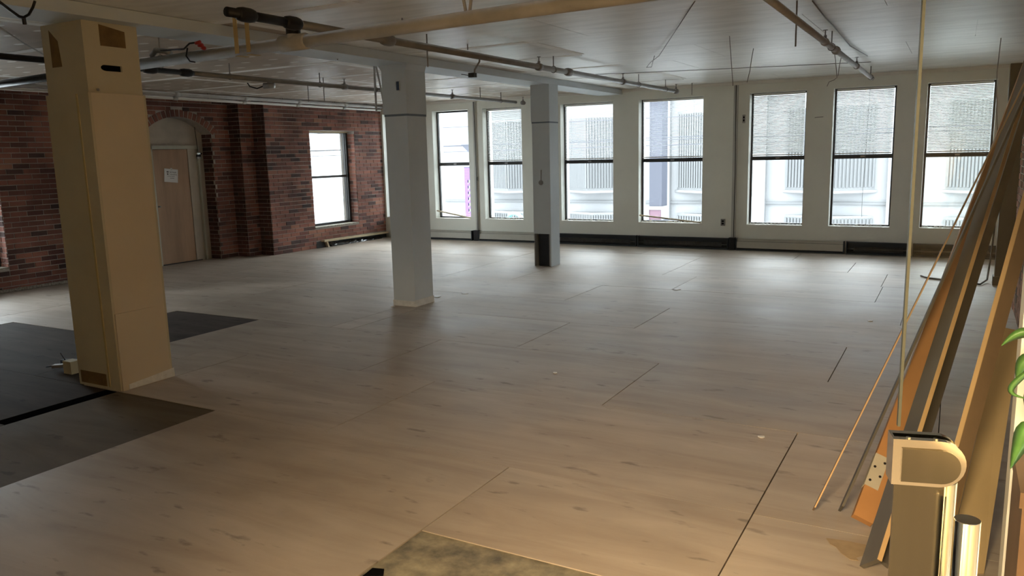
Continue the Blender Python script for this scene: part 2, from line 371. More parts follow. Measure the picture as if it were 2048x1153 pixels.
# ------------------------------------------------------------------ window wall
def wall_boxes(spans, z0, z1, lo, hi, fn):
    mb = MB(); x = lo
    for a, b, s0, s1 in spans:
        fn(mb, x, a, z0, z1)
        if s0 > z0: fn(mb, a, b, z0, s0)
        if s1 < z1: fn(mb, a, b, s1, z1)
        x = b
    fn(mb, x, hi, z0, z1); return mb
wb = wall_boxes([(a, b, ZS, ZT) for a, b in WIN], -.16, ZC+.2, XC-.5, 1.75, lambda mb, a, b, c, d: mb.box(a, b, YW, YW+TH, c, d))
wall_back = struct(wb.build('wall_back', 'cream'), 'cream painted wall with eight tall windows')
# vertical conduit-like wall joints
for i, (xj, wj) in enumerate(((-7.92, .035), (-3.09, .035))):
    t = thing('wall_conduit', (xj, YW-.012, 0), 'grey vertical conduit strip on cream wall %s' % ('beside the window with the purple banner' if i == 0 else 'between a bright window and a shaded one'), 'conduit')
    B('channel', 'conduit', t, xj-wj, xj+wj, YW-.014, YW+.002, .02, ZC-.02)
    MB().tube([(xj+.01, YW-.022, .12), (xj+.012, YW-.022, 1.2), (xj, YW-.022, ZC-.03)], .005, 8).build('dark_wire', 'black_metal', t, smooth=True)
    B('junction_cap', 'black_metal', t, xj-.05, xj+.05, YW-.09, YW-.012, .0, .20)
trim = struct(B('trim_1', 'white', None, -10.1, XR, YW-.03, YW, ZC-.05, ZC-.002), 'thin trim along the top of the window wall')

def slat_mesh(wd, tilt):
    mb = MB(); c, s = math.cos(tilt), math.sin(tilt); hw = .0125
    pts = [(-hw, 0), (0, .0022), (hw, 0)]
    rot = [(a*c-b*s, a*s+b*c) for a, b in pts]
    for X in (-wd/2, wd/2):
        for d in (.0003, -.0003):
            for a, b in rot: mb.v.append((X, a, b+d))
    def f(*q): mb.f.append(q); mb.a.append(0)
    f(0, 1, 7, 6); f(1, 2, 8, 7); f(3, 9, 10, 4); f(4, 10, 11, 5); f(0, 6, 9, 3); f(2, 5, 11, 8); f(0, 3, 4, 1); f(1, 4, 5, 2); f(6, 7, 10, 9); f(7, 8, 11, 10)
    me = mb.mesh('slat'); me.materials.append(MAT['slat']); return me
blind_kind = {2: (.35, .28), 3: (.06, 0), 4: (.10, 0), 5: (.66, 0), 6: (.58, 0), 7: (.62, 0)}
blind_label = {2: 'white venetian blind with bunched upper slats in window beside the third column', 3: 'white venetian blind with flat open slats in the window right behind the third column',
 4: 'white venetian blind with open slats in the window showing the dark pylon', 5: 'grey-looking venetian blind with tilted slats in window right of the wall conduit',
 6: 'pale venetian blind with a long pull cord hanging below its rail', 7: 'greenish white venetian blind in the window behind the leaning boards'}
for i, (a, b) in enumerate(WIN):
    wn = struct(empty('window_%d' % (i+1), (a, YW+.17, ZS)), 'tall double hung window %d of the cream wall' % (i+1))
    y0, y1 = YW+.15, YW+.20; fw = .028
    MB().box(a, a+fw, y0, y1, ZS, ZT).box(b-fw, b, y0, y1, ZS, ZT).box(a+fw, b-fw, y0, y1, ZT-fw, ZT).box(a+fw, b-fw, y0, y1, ZS, ZS+.035).build('window_frame', 'frame', wn)
    MB().box(a+fw, b-fw, y0-.012, y0+.02, ZM-.03, ZM+.008).box(a+fw, b-fw, y0+.02, y1, ZM-.005, ZM+.03).build('meeting_rail', 'frame', wn)
    B('pane', 'glass', wn, a+fw, b-fw, y0+.005, y0+.009, ZS+.035, ZM-.03)
    B('pane', 'glass', wn, a+fw, b-fw, y1-.02, y1-.016, ZM+.03, ZT-fw)
    MB().box(a, a+.02, y1, y1+.03, ZS, ZT).box(b-.02, b, y1, y1+.03, ZS, ZT).build('outer_stop', 'frame_light', wn)
    B('window_sill', 'white', wn, a, b, YW+.005, y0, ZS-.001, ZS+.012)
    B('sash_lock', 'steel', wn, (a+b)/2-.03, (a+b)/2+.03, y0-.024, y0-.012, ZM-.012, ZM+.012)
    if i in blind_kind:
        tilt, bunch = blind_kind[i]; zt = ZT-.03; wd = b-a-2*fw-.02; xc = (a+b)/2; yb = y0-.035
        bl = thing('venetian_blind', (xc, yb, zt), blind_label[i], 'window blind', 'venetian blinds on the cream wall windows')
        me = slat_mesh(wd, tilt); 
        B('head_rail', 'slat', bl, xc-wd/2, xc+wd/2, yb-.018, yb+.018, zt-.012, zt+.02)
        zb = ZM+.055
        zs = list(np.arange(zt-.03, zb+.012, -.0215))
        if i == 2: zs = list(np.arange(zt-.03, zt-.19, -.012))+list(np.arange(zt-.21, zb+.012, -.0215))
        for z in zs:
            o = bpy.data.objects.new('slat', me); COL.objects.link(o); o.parent = bl; o.location = (0, 0, z-zt)
        B('bottom_rail', 'slat', bl, xc-wd/2, xc+wd/2, yb-.012, yb+.012, zb-.012, zb+.004)
        for sx in (-.36, .36):
            MB().tube([(xc+sx*wd, yb-.014, zt), (xc+sx*wd, yb-.014, zb)], .0012, 5).build('ladder_cord', 'slat', bl)
        if i in (2, 6):
            xx = xc+(.46 if i == 2 else .08)*wd; ze = 1.6 if i == 2 else .55
            MB().tube([(xx, yb-.022, zt), (xx-.01, yb-.024, 1.9), (xx-.02, yb-.026, 1.4) if i == 6 else (xx, yb-.024, 1.75), (xx-.035, yb-.03, ze+.3) if i == 6 else (xx+.01, yb-.026, ze+.05), (xx-.03 if i == 6 else xx, yb-.026, ze)], .0025, 6).build('pull_cord', 'pipe_grey', bl, smooth=True)
# pale strips of wood fallen across two window openings, scraps on the sills
def stick(name, p, q, label, r=.011):
    p, q = Vector(p), Vector(q); t = tag(MB().bar(p, q, (0, r, 0), (q-p).cross(Vector((0, 1, 0))).normalized()*r*1.1).build(name, 'wood_pale'), label, 'wood strip'); return t
stick('wood_strip', (WIN[1][0]+.02, YW+.016, ZS+.155), (WIN[1][1]-.01, YW+.016, ZS+.025), 'pale wood strip leaning across the sill of the window with the purple banner')
stick('wood_strip', (WIN[4][0]+.015, YW+.016, ZS+.13), (WIN[4][1]-.01, YW+.016, ZS+.024), 'thin pale wood strip leaning on the sill of the window showing the dark pylon')
sill_names = {2: 'beside the third column', 3: 'right behind the third column', 4: 'under the leaning thin wood strip', 5: 'right of the wall conduit', 6: 'below the hanging blind cord', 7: 'behind the leaning boards'}
for i, nm in sill_names.items():
    a, b = WIN[i]; mb = MB(); x = a+.02; pts = []
    n = 26
    for k in range(n+1):
        xx = a+.03+(b-a-.06)*k/n; zz = ZS+.013+abs(math.sin(k*1.7+i))*.028*(.4+random.random()); yy = YW+.085+random.uniform(-.015, .025)
        pts.append((xx, yy, zz))
    v0 = len(mb.v)
    for (xx, yy, zz) in pts: mb.v += [(xx, yy-.022, ZS+.0125), (xx, yy, zz), (xx, yy+.03, ZS+.0125)]
    for k in range(n):
        o = v0+3*k
        for q in ((o, o+3, o+4, o+1), (o+1, o+4, o+5, o+2), (o, o+2, o+5, o+3)): mb.f.append(q); mb.a.append(0)
    mb.f += [(v0, v0+1, v0+2), (v0+3*n, v0+3*n+2, v0+3*n+1)]; mb.a += [0, 0]
    tag(mb.build('sealant_scrap', 'scrap'), 'crumpled strip of white sealant on the window sill %s' % nm, 'debris', 'sealant scraps on the window sills')

# ------------------------------------------------------------------ baseboard heaters
hs = [(-9.9, -8.02, 'c', 'cream baseboard heater cover behind the middle column'), (-7.85, -6.55, 'c', 'cream baseboard heater under the window with bunched blind slats'),
      (-6.45, -4.72, 'o', 'open baseboard heater with bare fins right of the third column'), (-4.68, -3.16, 'o', 'open baseboard heater with bare fins left of the grey wall conduit'),
      (-3.02, -1.42, 'c', 'cream baseboard heater cover right of the grey wall conduit'), (-1.38, -.52, 'o', 'uncovered dark baseboard heater next to the long cream cover'), (-.48, .56, 'o', 'uncovered dark baseboard heater behind the leaning boards')]
for a, b, k, lab in hs:
    t = thing('baseboard_heater', ((a+b)/2, YW-.04, 0), lab, 'heater', 'baseboard heaters along the window wall')
    B('back_plate', 'heater_dark', t, a, b, YW-.012, YW-.001, .005, .185)
    B('top_hood', 'heater' if k == 'c' else 'heater_dark', t, a, b, YW-.075, YW-.012, .175, .187)
    B('kick_strip', 'heater_dark', t, a, b, YW-.085, YW-.012, .0, .022)
    if k == 'c':
        mb = MB(); mb.quadbox([(a, YW-.088, .04), (b, YW-.088, .04), (b, YW-.082, .04), (a, YW-.082, .04), (a, YW-.078, .145), (b, YW-.078, .145), (b, YW-.072, .145), (a, YW-.072, .145)])
        mb.build('front_cover', 'heater', t)
        B('damper', 'heater', t, a, b, YW-.07, YW-.05, .15, .17)
    else:
        MB().tube([(a, YW-.045, .08), (b, YW-.045, .08)], .012, 8).build('pipe', 'steel', t, smooth=True)
        mb = MB(); x = a+.10
        while x < b-.10: mb.box(x, x+.0015, YW-.078, YW-.014, .05, .115); x += .011
        tag(mb.build('fins', 'fins', t, fix=False), kind='stuff')
    for e in (a, b): B('end_cap', 'heater_dark', t, e-.008, e+.008, YW-.09, YW-.002, 0, .19)

# small things on the window wall
def wallbox(name, px, py, hw, hh, mat, label, cat, d=.012):
    p = onY(px, py, YW); t = thing(name, (p.x, YW, p.z-hh), label, cat)
    B('plate', mat, t, p.x-hw, p.x+hw, YW-d, YW-.0005, p.z-hh, p.z+hh)
    for dz in (-.35, .35): B('socket', 'black', t, p.x-hw*.5, p.x+hw*.5, YW-d-.002, YW-d, p.z+dz*hh-.25*hh, p.z+dz*hh+.25*hh)
wallbox('wall_outlet', 1446, 445, .035, .055, 'pipe_grey', 'small grey outlet low on the cream wall left of the conduit', 'outlet')
wallbox('wall_plate', 1488, 238, .022, .065, 'steel', 'narrow grey plate high on the cream wall right of the conduit', 'wall plate')
wallbox('wall_plate', 955, 358, .014, .045, 'black_metal', 'small dark plate halfway up the conduit beside the purple banner window', 'wall plate')
p = onY(1638, 235, YW)
tag(MB().bar((p.x-.06, YW-.006, p.z), (p.x+.06, YW-.006, p.z+.006), (0, .005, 0), (0, 0, .005)).build('wall_hook_rail', 'pipe_grey'), 'short thin metal strip screwed between two shaded windows', 'metal strip')

# ------------------------------------------------------------------ brick walls
CR, BL, BH, JT = .0685, .205, .058, .011
bricks = []      # (corner points list of 8, tone, area)
def add_brick(axis, face, u0, u1, z0, z1, full):
    # axis 'X': face plane at X=face looking +X, runs along Y; 'Y': plane at Y=face looking -Y, runs along X; 'x': looking -X
    pr = random.choice((.004, .005, .006, .007, .010)); d = .045
    tone = min(1, max(0, random.gauss(.52, .24)))
    if random.random() < .10: tone = random.uniform(0, .12)
    if axis == 'Y' and face in (9.48, 9.76, DY1): tone *= .22      # returns darkened: their shade painted into the brick tone, plus soot
    bricks.append((axis, face, u0, u1, z0, z1, pr, d, tone, full))
def brick_field(axis, face, lo, hi, z0, z1, holes=(), arch=None, phase=0):
    k = 0; z = z0+.004
    while z+BH <= z1+.002:
        u = lo-(BL+JT)*(.5 if (k+phase) % 2 else 0)+random.uniform(-.012, .012)
        while u < hi:
            segs = [(max(u, lo+.003), min(u+BL, hi-.003))]
            for (h0, h1, q0, q1) in holes:
                if z+BH > q0 and z < q1:
                    ns = []
                    for s0, s1 in segs:
                        if s1 <= h0 or s0 >= h1: ns.append((s0, s1))
                        else:
                            if s0 < h0: ns.append((s0, h0-.002))
                            if s1 > h1: ns.append((h1+.002, s1))
                    segs = ns
            for s0, s1 in segs:
                if s1-s0 < .03: continue
                if arch and z > 1.7 and (z+BH*.3-arch[1]) < arch[2]:
                    c, zc, R = arch; hw = min(math.sqrt(max(0, R*R-(z+BH*.3-zc)**2)), .70) if z+BH > AZS-.03 else 0
                    if s0 < c+hw and s1 > c-hw:
                        for q0, q1 in ((s0, min(s1, c-hw)), (max(s0, c+hw), s1)):
                            if q1-q0 > .02: add_brick(axis, face, q0, q1, z, z+BH, False)
                        continue
                add_brick(axis, face, s0, s1, z, z+BH, abs(s1-s0-BL) < .001)
            u += BL+JT
        z += CR; k += 1
DY0, DY1 = 7.86, 9.11                   # door bay opening
AC, AZS, AZC = (DY0+DY1)/2, 2.06, 2.31    # arch centre, spring and crown
_h, _w = AZC-AZS, (DY1-DY0)/2; AR = (_w*_w+_h*_h)/(2*_h); AZ0 = AZC-AR
brick_field('X', XA, 3.0, 9.48, 0, ZC, [(4.42, 5.70, .30, 2.12), (DY0, DY1, 0, AZS)], (AC, AZ0, AR+.115))
brick_field('X', XB, 9.48, 9.76, 0, ZC, phase=1)
brick_field('X', XC, 9.76, YW, 0, ZC, [(10.80, 12.02, .36, 2.12), (10.80, 12.85, 0, .12)], phase=0)
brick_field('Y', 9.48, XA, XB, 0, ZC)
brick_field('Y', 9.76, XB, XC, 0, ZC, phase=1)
brick_field('Y', 12.02, XC-.20, XC, .36, 2.12)
brick_field('Y', 5.70, XA-.20, XA, .30, 2.12)
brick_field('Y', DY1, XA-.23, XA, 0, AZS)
brick_field('x', XN, 2.10, 9.5, 0, ZC, phase=1)
brick_field('x', XR, 9.5, YW, 0, ZC)
def brick_pts(b):
    axis, face, u0, u1, z0, z1, pr, d, tone, full = b
    if axis == 'X': return (face-d, face+pr, u0, u1, z0, z1)
    if axis == 'x': return (face-pr, face+d, u0, u1, z0, z1)
    return (u0, u1, face-pr, face+d, z0, z1)
def carea(b):
    x0, x1, y0, y1, z0, z1 = brick_pts(b)
    if b[0] == 'X': c = [(x1, y0, z0), (x1, y1, z0), (x1, y1, z1), (x1, y0, z1)]
    elif b[0] == 'x': c = [(x0, y0, z0), (x0, y1, z0), (x0, y1, z1), (x0, y0, z1)]
    else: c = [(x0, y0, z0), (x1, y0, z0), (x1, y0, z1), (x0, y0, z1)]
    q = [proj(p) for p in c]
    if any(p is None for p in q): return 0
    mx = sum(p[0] for p in q)/4; my = sum(p[1] for p in q)/4
    if not (4 < mx < 2040 and 10 < my < 1140): return 0
    # hidden behind the two big columns
    if 86+.1*my < mx < 272+.1*my or (764+.047*my < mx < 845+.034*my): return 0
    return abs(sum(q[k][0]*q[(k+1) % 4][1]-q[(k+1) % 4][0]*q[k][1] for k in range(4)))/2
# mortar backing of the brick wall
mw = wall_boxes([(4.42, 5.70, .30, 2.12), (DY0, DY1, -.16, AZS)], -.16, ZC+.2, -.5, 9.48, lambda mb, a, b, c, d: mb.box(XA-.36, XA, a, b, c, d))
# spandrels of the door arch: the box above the spring is rebuilt as a curved soffit
mw2 = MB()
for (a, b, c, d) in ((-.5, 4.42, -.16, ZC+.2), (4.42, 5.70, -.16, .30), (4.42, 5.70, 2.12, ZC+.2), (5.70, DY0, -.16, ZC+.2), (DY1, 9.48, -.16, ZC+.2)):
    mw2.box(XA-.36, XA, a, b, c, d)
N = 14
arcp = [(DY0+(DY1-DY0)*k/N) for k in range(N+1)]
arcz = [AZ0+math.sqrt(AR*AR-(y-AC)**2) for y in arcp]
for k in range(N):
    y0, y1, z0, z1 = arcp[k], arcp[k+1], arcz[k], arcz[k+1]; T = ZC+.2
    mw2.quadbox([(XA-.36, y0, z0), (XA, y0, z0), (XA, y1, z1), (XA-.36, y1, z1), (XA-.36, y0, T), (XA, y0, T), (XA, y1, T), (XA-.36, y1, T)])
mw2.box(XA-.36, XB, 9.48, 9.76, -.16, ZC+.2)
wc = wall_boxes([(10.80, 12.02, .36, 2.12)], -.16, ZC+.2, 9.76, YW+TH, lambda mb, a, b, c, d: mb.box(XC-.36, XC, a, b, c, d))
for v0 in (0,):
    o = len(mw2.v); mw2.v += wc.v; mw2.f += [tuple(i+o for i in q) for q in wc.f]; mw2.a += wc.a
wall_left = struct(mw2.build('wall_left', 'mortar'), 'old red brick wall with stepped piers')
wall_right = struct(MB().box(XN, XR+.25, 2.08, 9.5, -.16, ZC+.2).box(XR, XR+.25, 9.5, YW+TH, -.16, ZC+.2).build('wall_right', 'mortar'), 'brick wall behind the leaning boards')
# voussoirs of the arch
vs = MB()
for k in range(19):
    an = math.asin(_w/AR)*(2*(k+.5)/19-1)*1.06; r0, r1 = AR+.004, AR+.112; hw = .030
    c, s = math.cos(an), math.sin(an); pts = []
    for X in (XA-.04, XA+random.uniform(.004, .009)):
        for (rr, ww) in ((r0, -hw), (r0, hw), (r1, hw*1.06), (r1, -hw*1.06)):
            pts.append((X, AC+rr*s+ww*c, AZ0+rr*c-ww*s))
    vs.quadbox(pts, random.gauss(.45, .2))
    if k % 1 == 0: pass
cand = sorted([b for b in bricks if b[9]], key=carea, reverse=True)[:300]
chosen = set(id(b) for b in cand)
NV = 10; var = {}
for axis in ('X', 'x', 'Y'):
    for t in range(NV):
        mb = MB(); e = .004
        if axis == 'Y': mb.box(-BL/2, BL/2, 0, .05, 0, BH, (t+.5)/NV)
        else: mb.box(0, .05, -BL/2, BL/2, 0, BH, (t+.5)/NV)
        me = mb.mesh('brick', True); me.materials.append(MAT['brick']); var[(axis, t)] = me
rest = {'l': MB(), 'r': MB()}
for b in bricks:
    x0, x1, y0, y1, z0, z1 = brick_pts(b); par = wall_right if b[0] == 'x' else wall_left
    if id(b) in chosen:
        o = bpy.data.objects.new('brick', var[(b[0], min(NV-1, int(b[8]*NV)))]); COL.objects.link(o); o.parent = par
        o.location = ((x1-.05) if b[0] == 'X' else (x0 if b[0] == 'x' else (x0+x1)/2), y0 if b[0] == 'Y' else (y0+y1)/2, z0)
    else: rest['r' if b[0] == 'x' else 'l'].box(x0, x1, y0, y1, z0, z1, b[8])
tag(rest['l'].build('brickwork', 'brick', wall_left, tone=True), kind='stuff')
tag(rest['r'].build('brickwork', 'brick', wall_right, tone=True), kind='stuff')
tag(vs.build('arch_bricks', 'brick', wall_left, tone=True), kind='stuff')

# windows of the brick wall
def side_window(name, X, y0, y1, z0, z1, zm, lab):
    wn = struct(empty(name, (X, y0, z0)), lab); x0, x1 = X-.26, X-.20; fw = .05
    MB().box(x0, x1, y0, y0+fw, z0, z1).box(x0, x1, y1-fw, y1, z0, z1).box(x0, x1, y0+fw, y1-fw, z1-.04, z1).box(x0, x1, y0+fw, y1-fw, z0, z0+.06).build('window_frame', 'frame', wn)
    MB().box(x1-.02, x1+.008, y0+fw, y1-fw, zm-.022, zm+.022).build('meeting_rail', 'frame', wn)
    MB().box(x1, x1+.012, y1-.085, y1-.06, z0, z1).box(x1, x1+.03, y1-.05, y1-.004, z0, z1).build('jamb_stop', 'frame', wn)
    B('pane', 'glass', wn, x0+.03, x0+.034, y0+fw, y1-fw, z0+.06, zm-.022)
    B('pane', 'glass', wn, x0+.01, x0+.014, y0+fw, y1-fw, zm+.022, z1-.04)
    MB().box(x1, X+.012, y0+.004, y1-.004, z0-.0, z0+.022).build('window_sill', 'fluff', wn)
    B('head_strip', 'wood_pale', wn, x1, x1+.05, y0+.004, y1-.004, z1-.03, z1-.002)
side_window('window_9', XC, 10.80, 12.02, .36, 2.12, 1.28, 'dark framed window in the red brick wall')
side_window('window_10', XA, 4.42, 5.70, .30, 2.12, 1.22, 'brick wall window at the near end')
# old plank on a block below the brick window, plastic under it
t = thing('plank_ledge', (XC+.05, 11.75, 0), 'pale pine plank ledge at the foot of brick wall below window', 'plank')
MB().bar((XC+.04, 10.92, .125), (XC+.04, 12.80, .105), (.06, 0, 0), (0, 0, .016)).build('plank', 'wood_pale', t)
MB().bar((XC+.04, 11.06, .0), (XC+.035, 11.02, .112), (.03, 0, 0), (0, .02, 0)).build('support_block', 'wood_pale', t)
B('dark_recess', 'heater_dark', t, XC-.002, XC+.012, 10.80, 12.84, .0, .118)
mb = MB(); n = 22; v0 = 0
for k in range(n+1):
    y = 11.12+1.5*k/n
    for j, (xx, zz) in enumerate(((.075, .003), (.07, .035), (.05, .06), (.022, .075), (.014, .003))):
        mb.v.append((XC+xx+random.uniform(-.006, .006), y+random.uniform(-.02, .02), max(.002, zz*(1-.5*k/n)+random.uniform(-.01, .01)) if j not in(0, 4) else .002))
for k in range(n):
    for j in range(5):
        a = k*5+j; b = k*5+(j+1) % 5; mb.f.append((a, b, b+5, a+5)); mb.a.append(0)
mb.f += [tuple(range(5)), tuple(n*5+j for j in range(5))]; mb.a += [0, 0]
tag(mb.build('plastic_sheet', 'plastic'), 'crumpled black plastic sheet tucked under the pale plank ledge', 'plastic sheet')
bb = MB(); random.seed(3)
for k in range(40):
    y = 5.2+k*.066
    bb.bar((XA+.028, y, .018+random.uniform(0, .008)), (XA+.028, y+.075, .018+random.uniform(0, .012)), (.022, 0, 0), (0, 0, .016))
struct(bb.build('baseboard_left', 'fluff'), 'ragged pale base strip along the brick wall')

# ------------------------------------------------------------------ door in the arched recess
XD = XA-.22
door = struct(empty('door_1', (XD, AC, 0)), 'brown veneer door under a plastered arch')
mb = MB(); poly = [(XD-.02, DY0, 1.87), (XD-.02, DY1, 1.87)]+[(XD-.02, y, z) for y, z in reversed(list(zip(arcp, arcz)))]
mb.prism(poly, (-.08, 0, 0)); mb.build('arch_infill', 'plaster', door)
d0, d1 = 8.13, 8.80
leaf_ = MB().box(XD-.06, XD-.02, d0, d1, .012, 1.815).build('door_leaf', 'door', door)
MB().box(XD-.08, XD+.03, d0-.045, d0-.004, 0, 1.87).box(XD-.08, XD+.03, d0-.045, d1+.20, 1.82, 1.875).box(XD-.08, XD+.03, d1+.17, d1+.20, 0, 1.82).build('door_frame', 'jamb', door)
MB().box(XD-.09, XD-.01, d1+.004, d1+.17, 0, 1.82).build('side_panel', 'plaster', door)
MB().box(XD-.09, XD-.02, d1+.20, DY1, 0, 1.875).box(XD-.09, XD-.02, DY0, d0-.045, 0, 1.875).build('plaster_infill', 'plaster', door)
B('added_light_block', 'black', door, XA-.36, XA-.325, DY0-.01, DY1+.01, -.1, 2.4)  # unseen panel added to stop sky light leaking round the door
B('threshold', 'black_metal', door, XD-.08, XD+.01, d0-.02, d1+.1, 0, .011)
MB().tube([(XD-.02, d0+.05, .93), (XD+.03, d0+.05, .93)], .011, 10).build('door_knob', 'steel', leaf_, smooth=True)
t = thing('wall_alarm', (XD+.03, 8.97, 1.66), 'small chrome and white alarm unit on the door frame corner', 'alarm')
B('box', 'steel', t, XD+.03, XD+.06, 8.93, 9.02, 1.66, 1.69); B('box', 'chrome', t, XD+.03, XD+.075, 8.925, 9.02, 1.73, 1.755)
B('body', 'black_metal', t, XD+.03, XD+.055, 8.935, 9.01, 1.69, 1.73)
MB().tube([(XD+.04, 8.97, 1.755), (XD+.035, 8.965, 1.9), (XD+.005, 8.97, 2.2)], .005, 6).build('wire', 'black_metal', t, smooth=True)
# notice
nt_ = thing('paper_notice', (XD-.019, 8.46, 1.29), 'tilted white paper notice with handwriting taped to the brown door', 'notice')
cy, cz, an = 8.46, 1.405, math.radians(-6); ey = Vector((0, math.cos(an), math.sin(an))); ez = Vector((0, -math.sin(an), math.cos(an)))
c0 = Vector((XD-.017, cy, cz))
MB().bar(c0-ez*.105, c0+ez*.105, ey*.125, Vector((.0012, 0, 0))).build('sheet', 'paper', nt_)
for j, (zz, segs) in enumerate(((.055, ((-.085, -.05), (-.03, .09))), (.02, ((-.075, -.055), (-.03, .10))), (-.01, ((-.07, .065),)), (-.04, ((-.02, .055),)))):
    for a, b in segs:
        n = 12; pp = [c0+Vector((.0022, 0, 0))+ey*(a+(b-a)*k/n)+ez*(zz+(.012 if j < 2 else .006)*math.sin(k*2.4+j)) for k in range(n+1)]
        MB().tube(pp, .0022, 5).build('handwriting', 'ink', nt_.children[0])
B('tape', 'scrap', nt_, XD-.0155, XD-.0145, cy-.005, cy+.03, cz+.085, cz+.12)

# ------------------------------------------------------------------ concrete-and-gypsum columns and the beam they carry
struct(B('trim_2', 'col_grey', None, -5.42, -4.99, -.5, YW, ZC-.085, ZC-.003), 'painted ceiling beam carried by the three columns')
# column 1
x0, x1, y0, y1 = -5.60, -5.12, 3.385, 3.82; ZB = ZC-.085
c1 = thing('column', ((x0+x1)/2, (y0+y1)/2, 0), 'thick unpainted cream gypsum column with a hole near its top', 'column')
B('core', 'black', c1, x0+.03, x1-.05, y0+.03, y1-.03, .0, ZB)
# upper casing: three plain sides and the right side with a D-shaped hole
MB().box(x0+.012, x1-.012, y0+.012, y0+.03, 2.085, ZB).box(x0+.012, x0+.03, y0+.03, y1-.012, 2.085, ZB).box(x0+.012, x1-.012, y1-.03, y1-.012, 2.085, ZB).build('upper_casing', 'col_cream', c1)
hole = [(3.665, 2.235), (3.665, 2.275)]+[(3.545+.04*math.cos(a)*-1, 2.255+.021*math.sin(a)) for a in np.linspace(math.pi/2, -math.pi/2, 9)]
ya, yb_, za, zb_ = y0+.03, y1-.03, 2.085, ZB; cy_, cz_ = 3.60, 2.255
outer = []
for (yy, zz) in hole:
    dy, dz = yy-cy_, zz-cz_; s = min(((yb_-cy_)/dy if dy > 0 else (ya-cy_)/dy if dy < 0 else 1e9), ((zb_-cz_)/dz if dz > 0 else (za-cz_)/dz if dz < 0 else 1e9))
    outer.append((cy_+dy*s, cz_+dz*s))
corners = [(yb_, za), (yb_, zb_), (ya, zb_), (ya, za)]
mb = MB(); n = len(hole)
def vv(l, X): i0 = len(mb.v); mb.v += [(X, a, b) for a, b in l]; return i0
for X in (x1-.012, x1-.03):
    i0 = vv(hole, X); o0 = vv(outer, X)
    for k in range(n):
        k2 = (k+1) % n; A, Bq = outer[k], outer[k2]; extra = []
        angA, angB = math.atan2(A[1]-cz_, A[0]-cy_), math.atan2(Bq[1]-cz_, Bq[0]-cy_)
        for cn in corners:
            ac = math.atan2(cn[1]-cz_, cn[0]-cy_); da = (angB-angA) % (2*math.pi); dc = (ac-angA) % (2*math.pi)
            if da < math.pi and 1e-6 < dc < da-1e-6: extra.append((dc, cn))
        ids = []
        for _, cn in sorted(extra): ids.append(vv([cn], X))
        mb.f.append(tuple([i0+k, o0+k]+ids+[o0+k2, i0+k2])); mb.a.append(0)
    if X == x1-.012: first = i0
    else:
        for k in range(n): k2 = (k+1) % n; mb.f.append((first+k, first+k2, i0+k2, i0+k)); mb.a.append(0)
mb.build('upper_face', 'col_cream', c1)
MB().box(x0, x1, y0, y0+.018, 0, 2.085).box(x0, x0+.018, y0+.018, y1, 0, 2.085).box(x0+.018, x1, y1-.018, y1, 0, 2.085).build('lower_casing', 'col_cream', c1)
B('lower_face', 'col_tan', c1, x1-.018, x1+.001, y0+.018, y1-.018, 0, 2.083)
MB().bar((-5.245, y0-.003, 2.08), (-5.235, y0-.003, .02), (.008, 0, 0), (0, .004, 0)).build('corner_bead', 'bead', c1)
MB().prism([(x0+.10, y0+.0105, 2.52), (x0+.19, y0+.0105, 2.44), (x0+.21, y0+.0105, 2.27), (x0+.10, y0+.0105, 2.27)], (0, .004, 0)).build('torn_patch', 'paperbrown', c1)
MB().prism([(x1-.0135, 3.52, 2.54), (x1-.0135, 3.71, 2.51), (x1-.0135, 3.71, 2.40), (x1-.0135, 3.52, 2.40)], (.004, 0, 0)).build('torn_patch', 'paperbrown', c1)
B('torn_patch', 'paperbrown', c1, x0+.03, x1-.15, y0-.003, y0, .02, .11)
MB().prism([(x1+.003, 3.395, 0.0), (x1+.003, 3.815, 0.0), (x1+.003, 3.77, .30), (x1+.003, 3.70, .56), (x1+.003, 3.395, .56)], (.013, 0, 0)).build('patch_board', 'col_tan', c1)
MB().prism([(x1+.017, 3.44, .004), (x1+.017, 3.82, .004), (x1+.017, 3.82, .07), (x1+.017, 3.44, .04)], (.004, 0, 0)).build('torn_edge', 'scrap', c1)
MB().tube([(x1-.014, 3.465, 2.105), (x1-.004, 3.465, 2.105)], .010, 8).build('screw', 'steel', c1)
# column 2
x0, x1, y0, y1 = -5.325, -5.025, 6.82, 7.17
c2 = thing('column', ((x0+x1)/2, (y0+y1)/2, 0), 'grey painted square column standing in the middle of the floor with pale base', 'column')
B('lower_casing', 'col_grey', c2, x0+.006, x1-.006, y0+.006, y1-.006, 0, 2.03)
MB().box(x0-.01, x1, y0, y1, 2.05, ZB-.06).prism([(x0-.01, y0, ZB-.06), (x1, y0, ZB-.06), (x1+.02, y0, ZB), (x0-.05, y0, ZB)], (0, y1-y0, 0)).build('upper_casing', 'col_grey', c2)
B('joint_band', 'band', c2, x0+.002, x1-.002, y0+.002, y1-.002, 2.028, 2.052)
p = onY(795, 172, y0)
MB().box(p.x-.028, p.x+.028, y0-.004, y0, p.z-.05, p.z+.05).build('outlet_box', 'col_grey', c2)
B('outlet_hole', 'bluehole', c2, p.x-.012, p.x+.022, y0-.006, y0-.004, p.z-.044, p.z+.044)
MB().box(x0, x1, y0, y0+.006, .0, .06).box(x1-.006, x1+.001, y0+.006, y1, 0, .07).build('base_strip', 'scrap', c2)
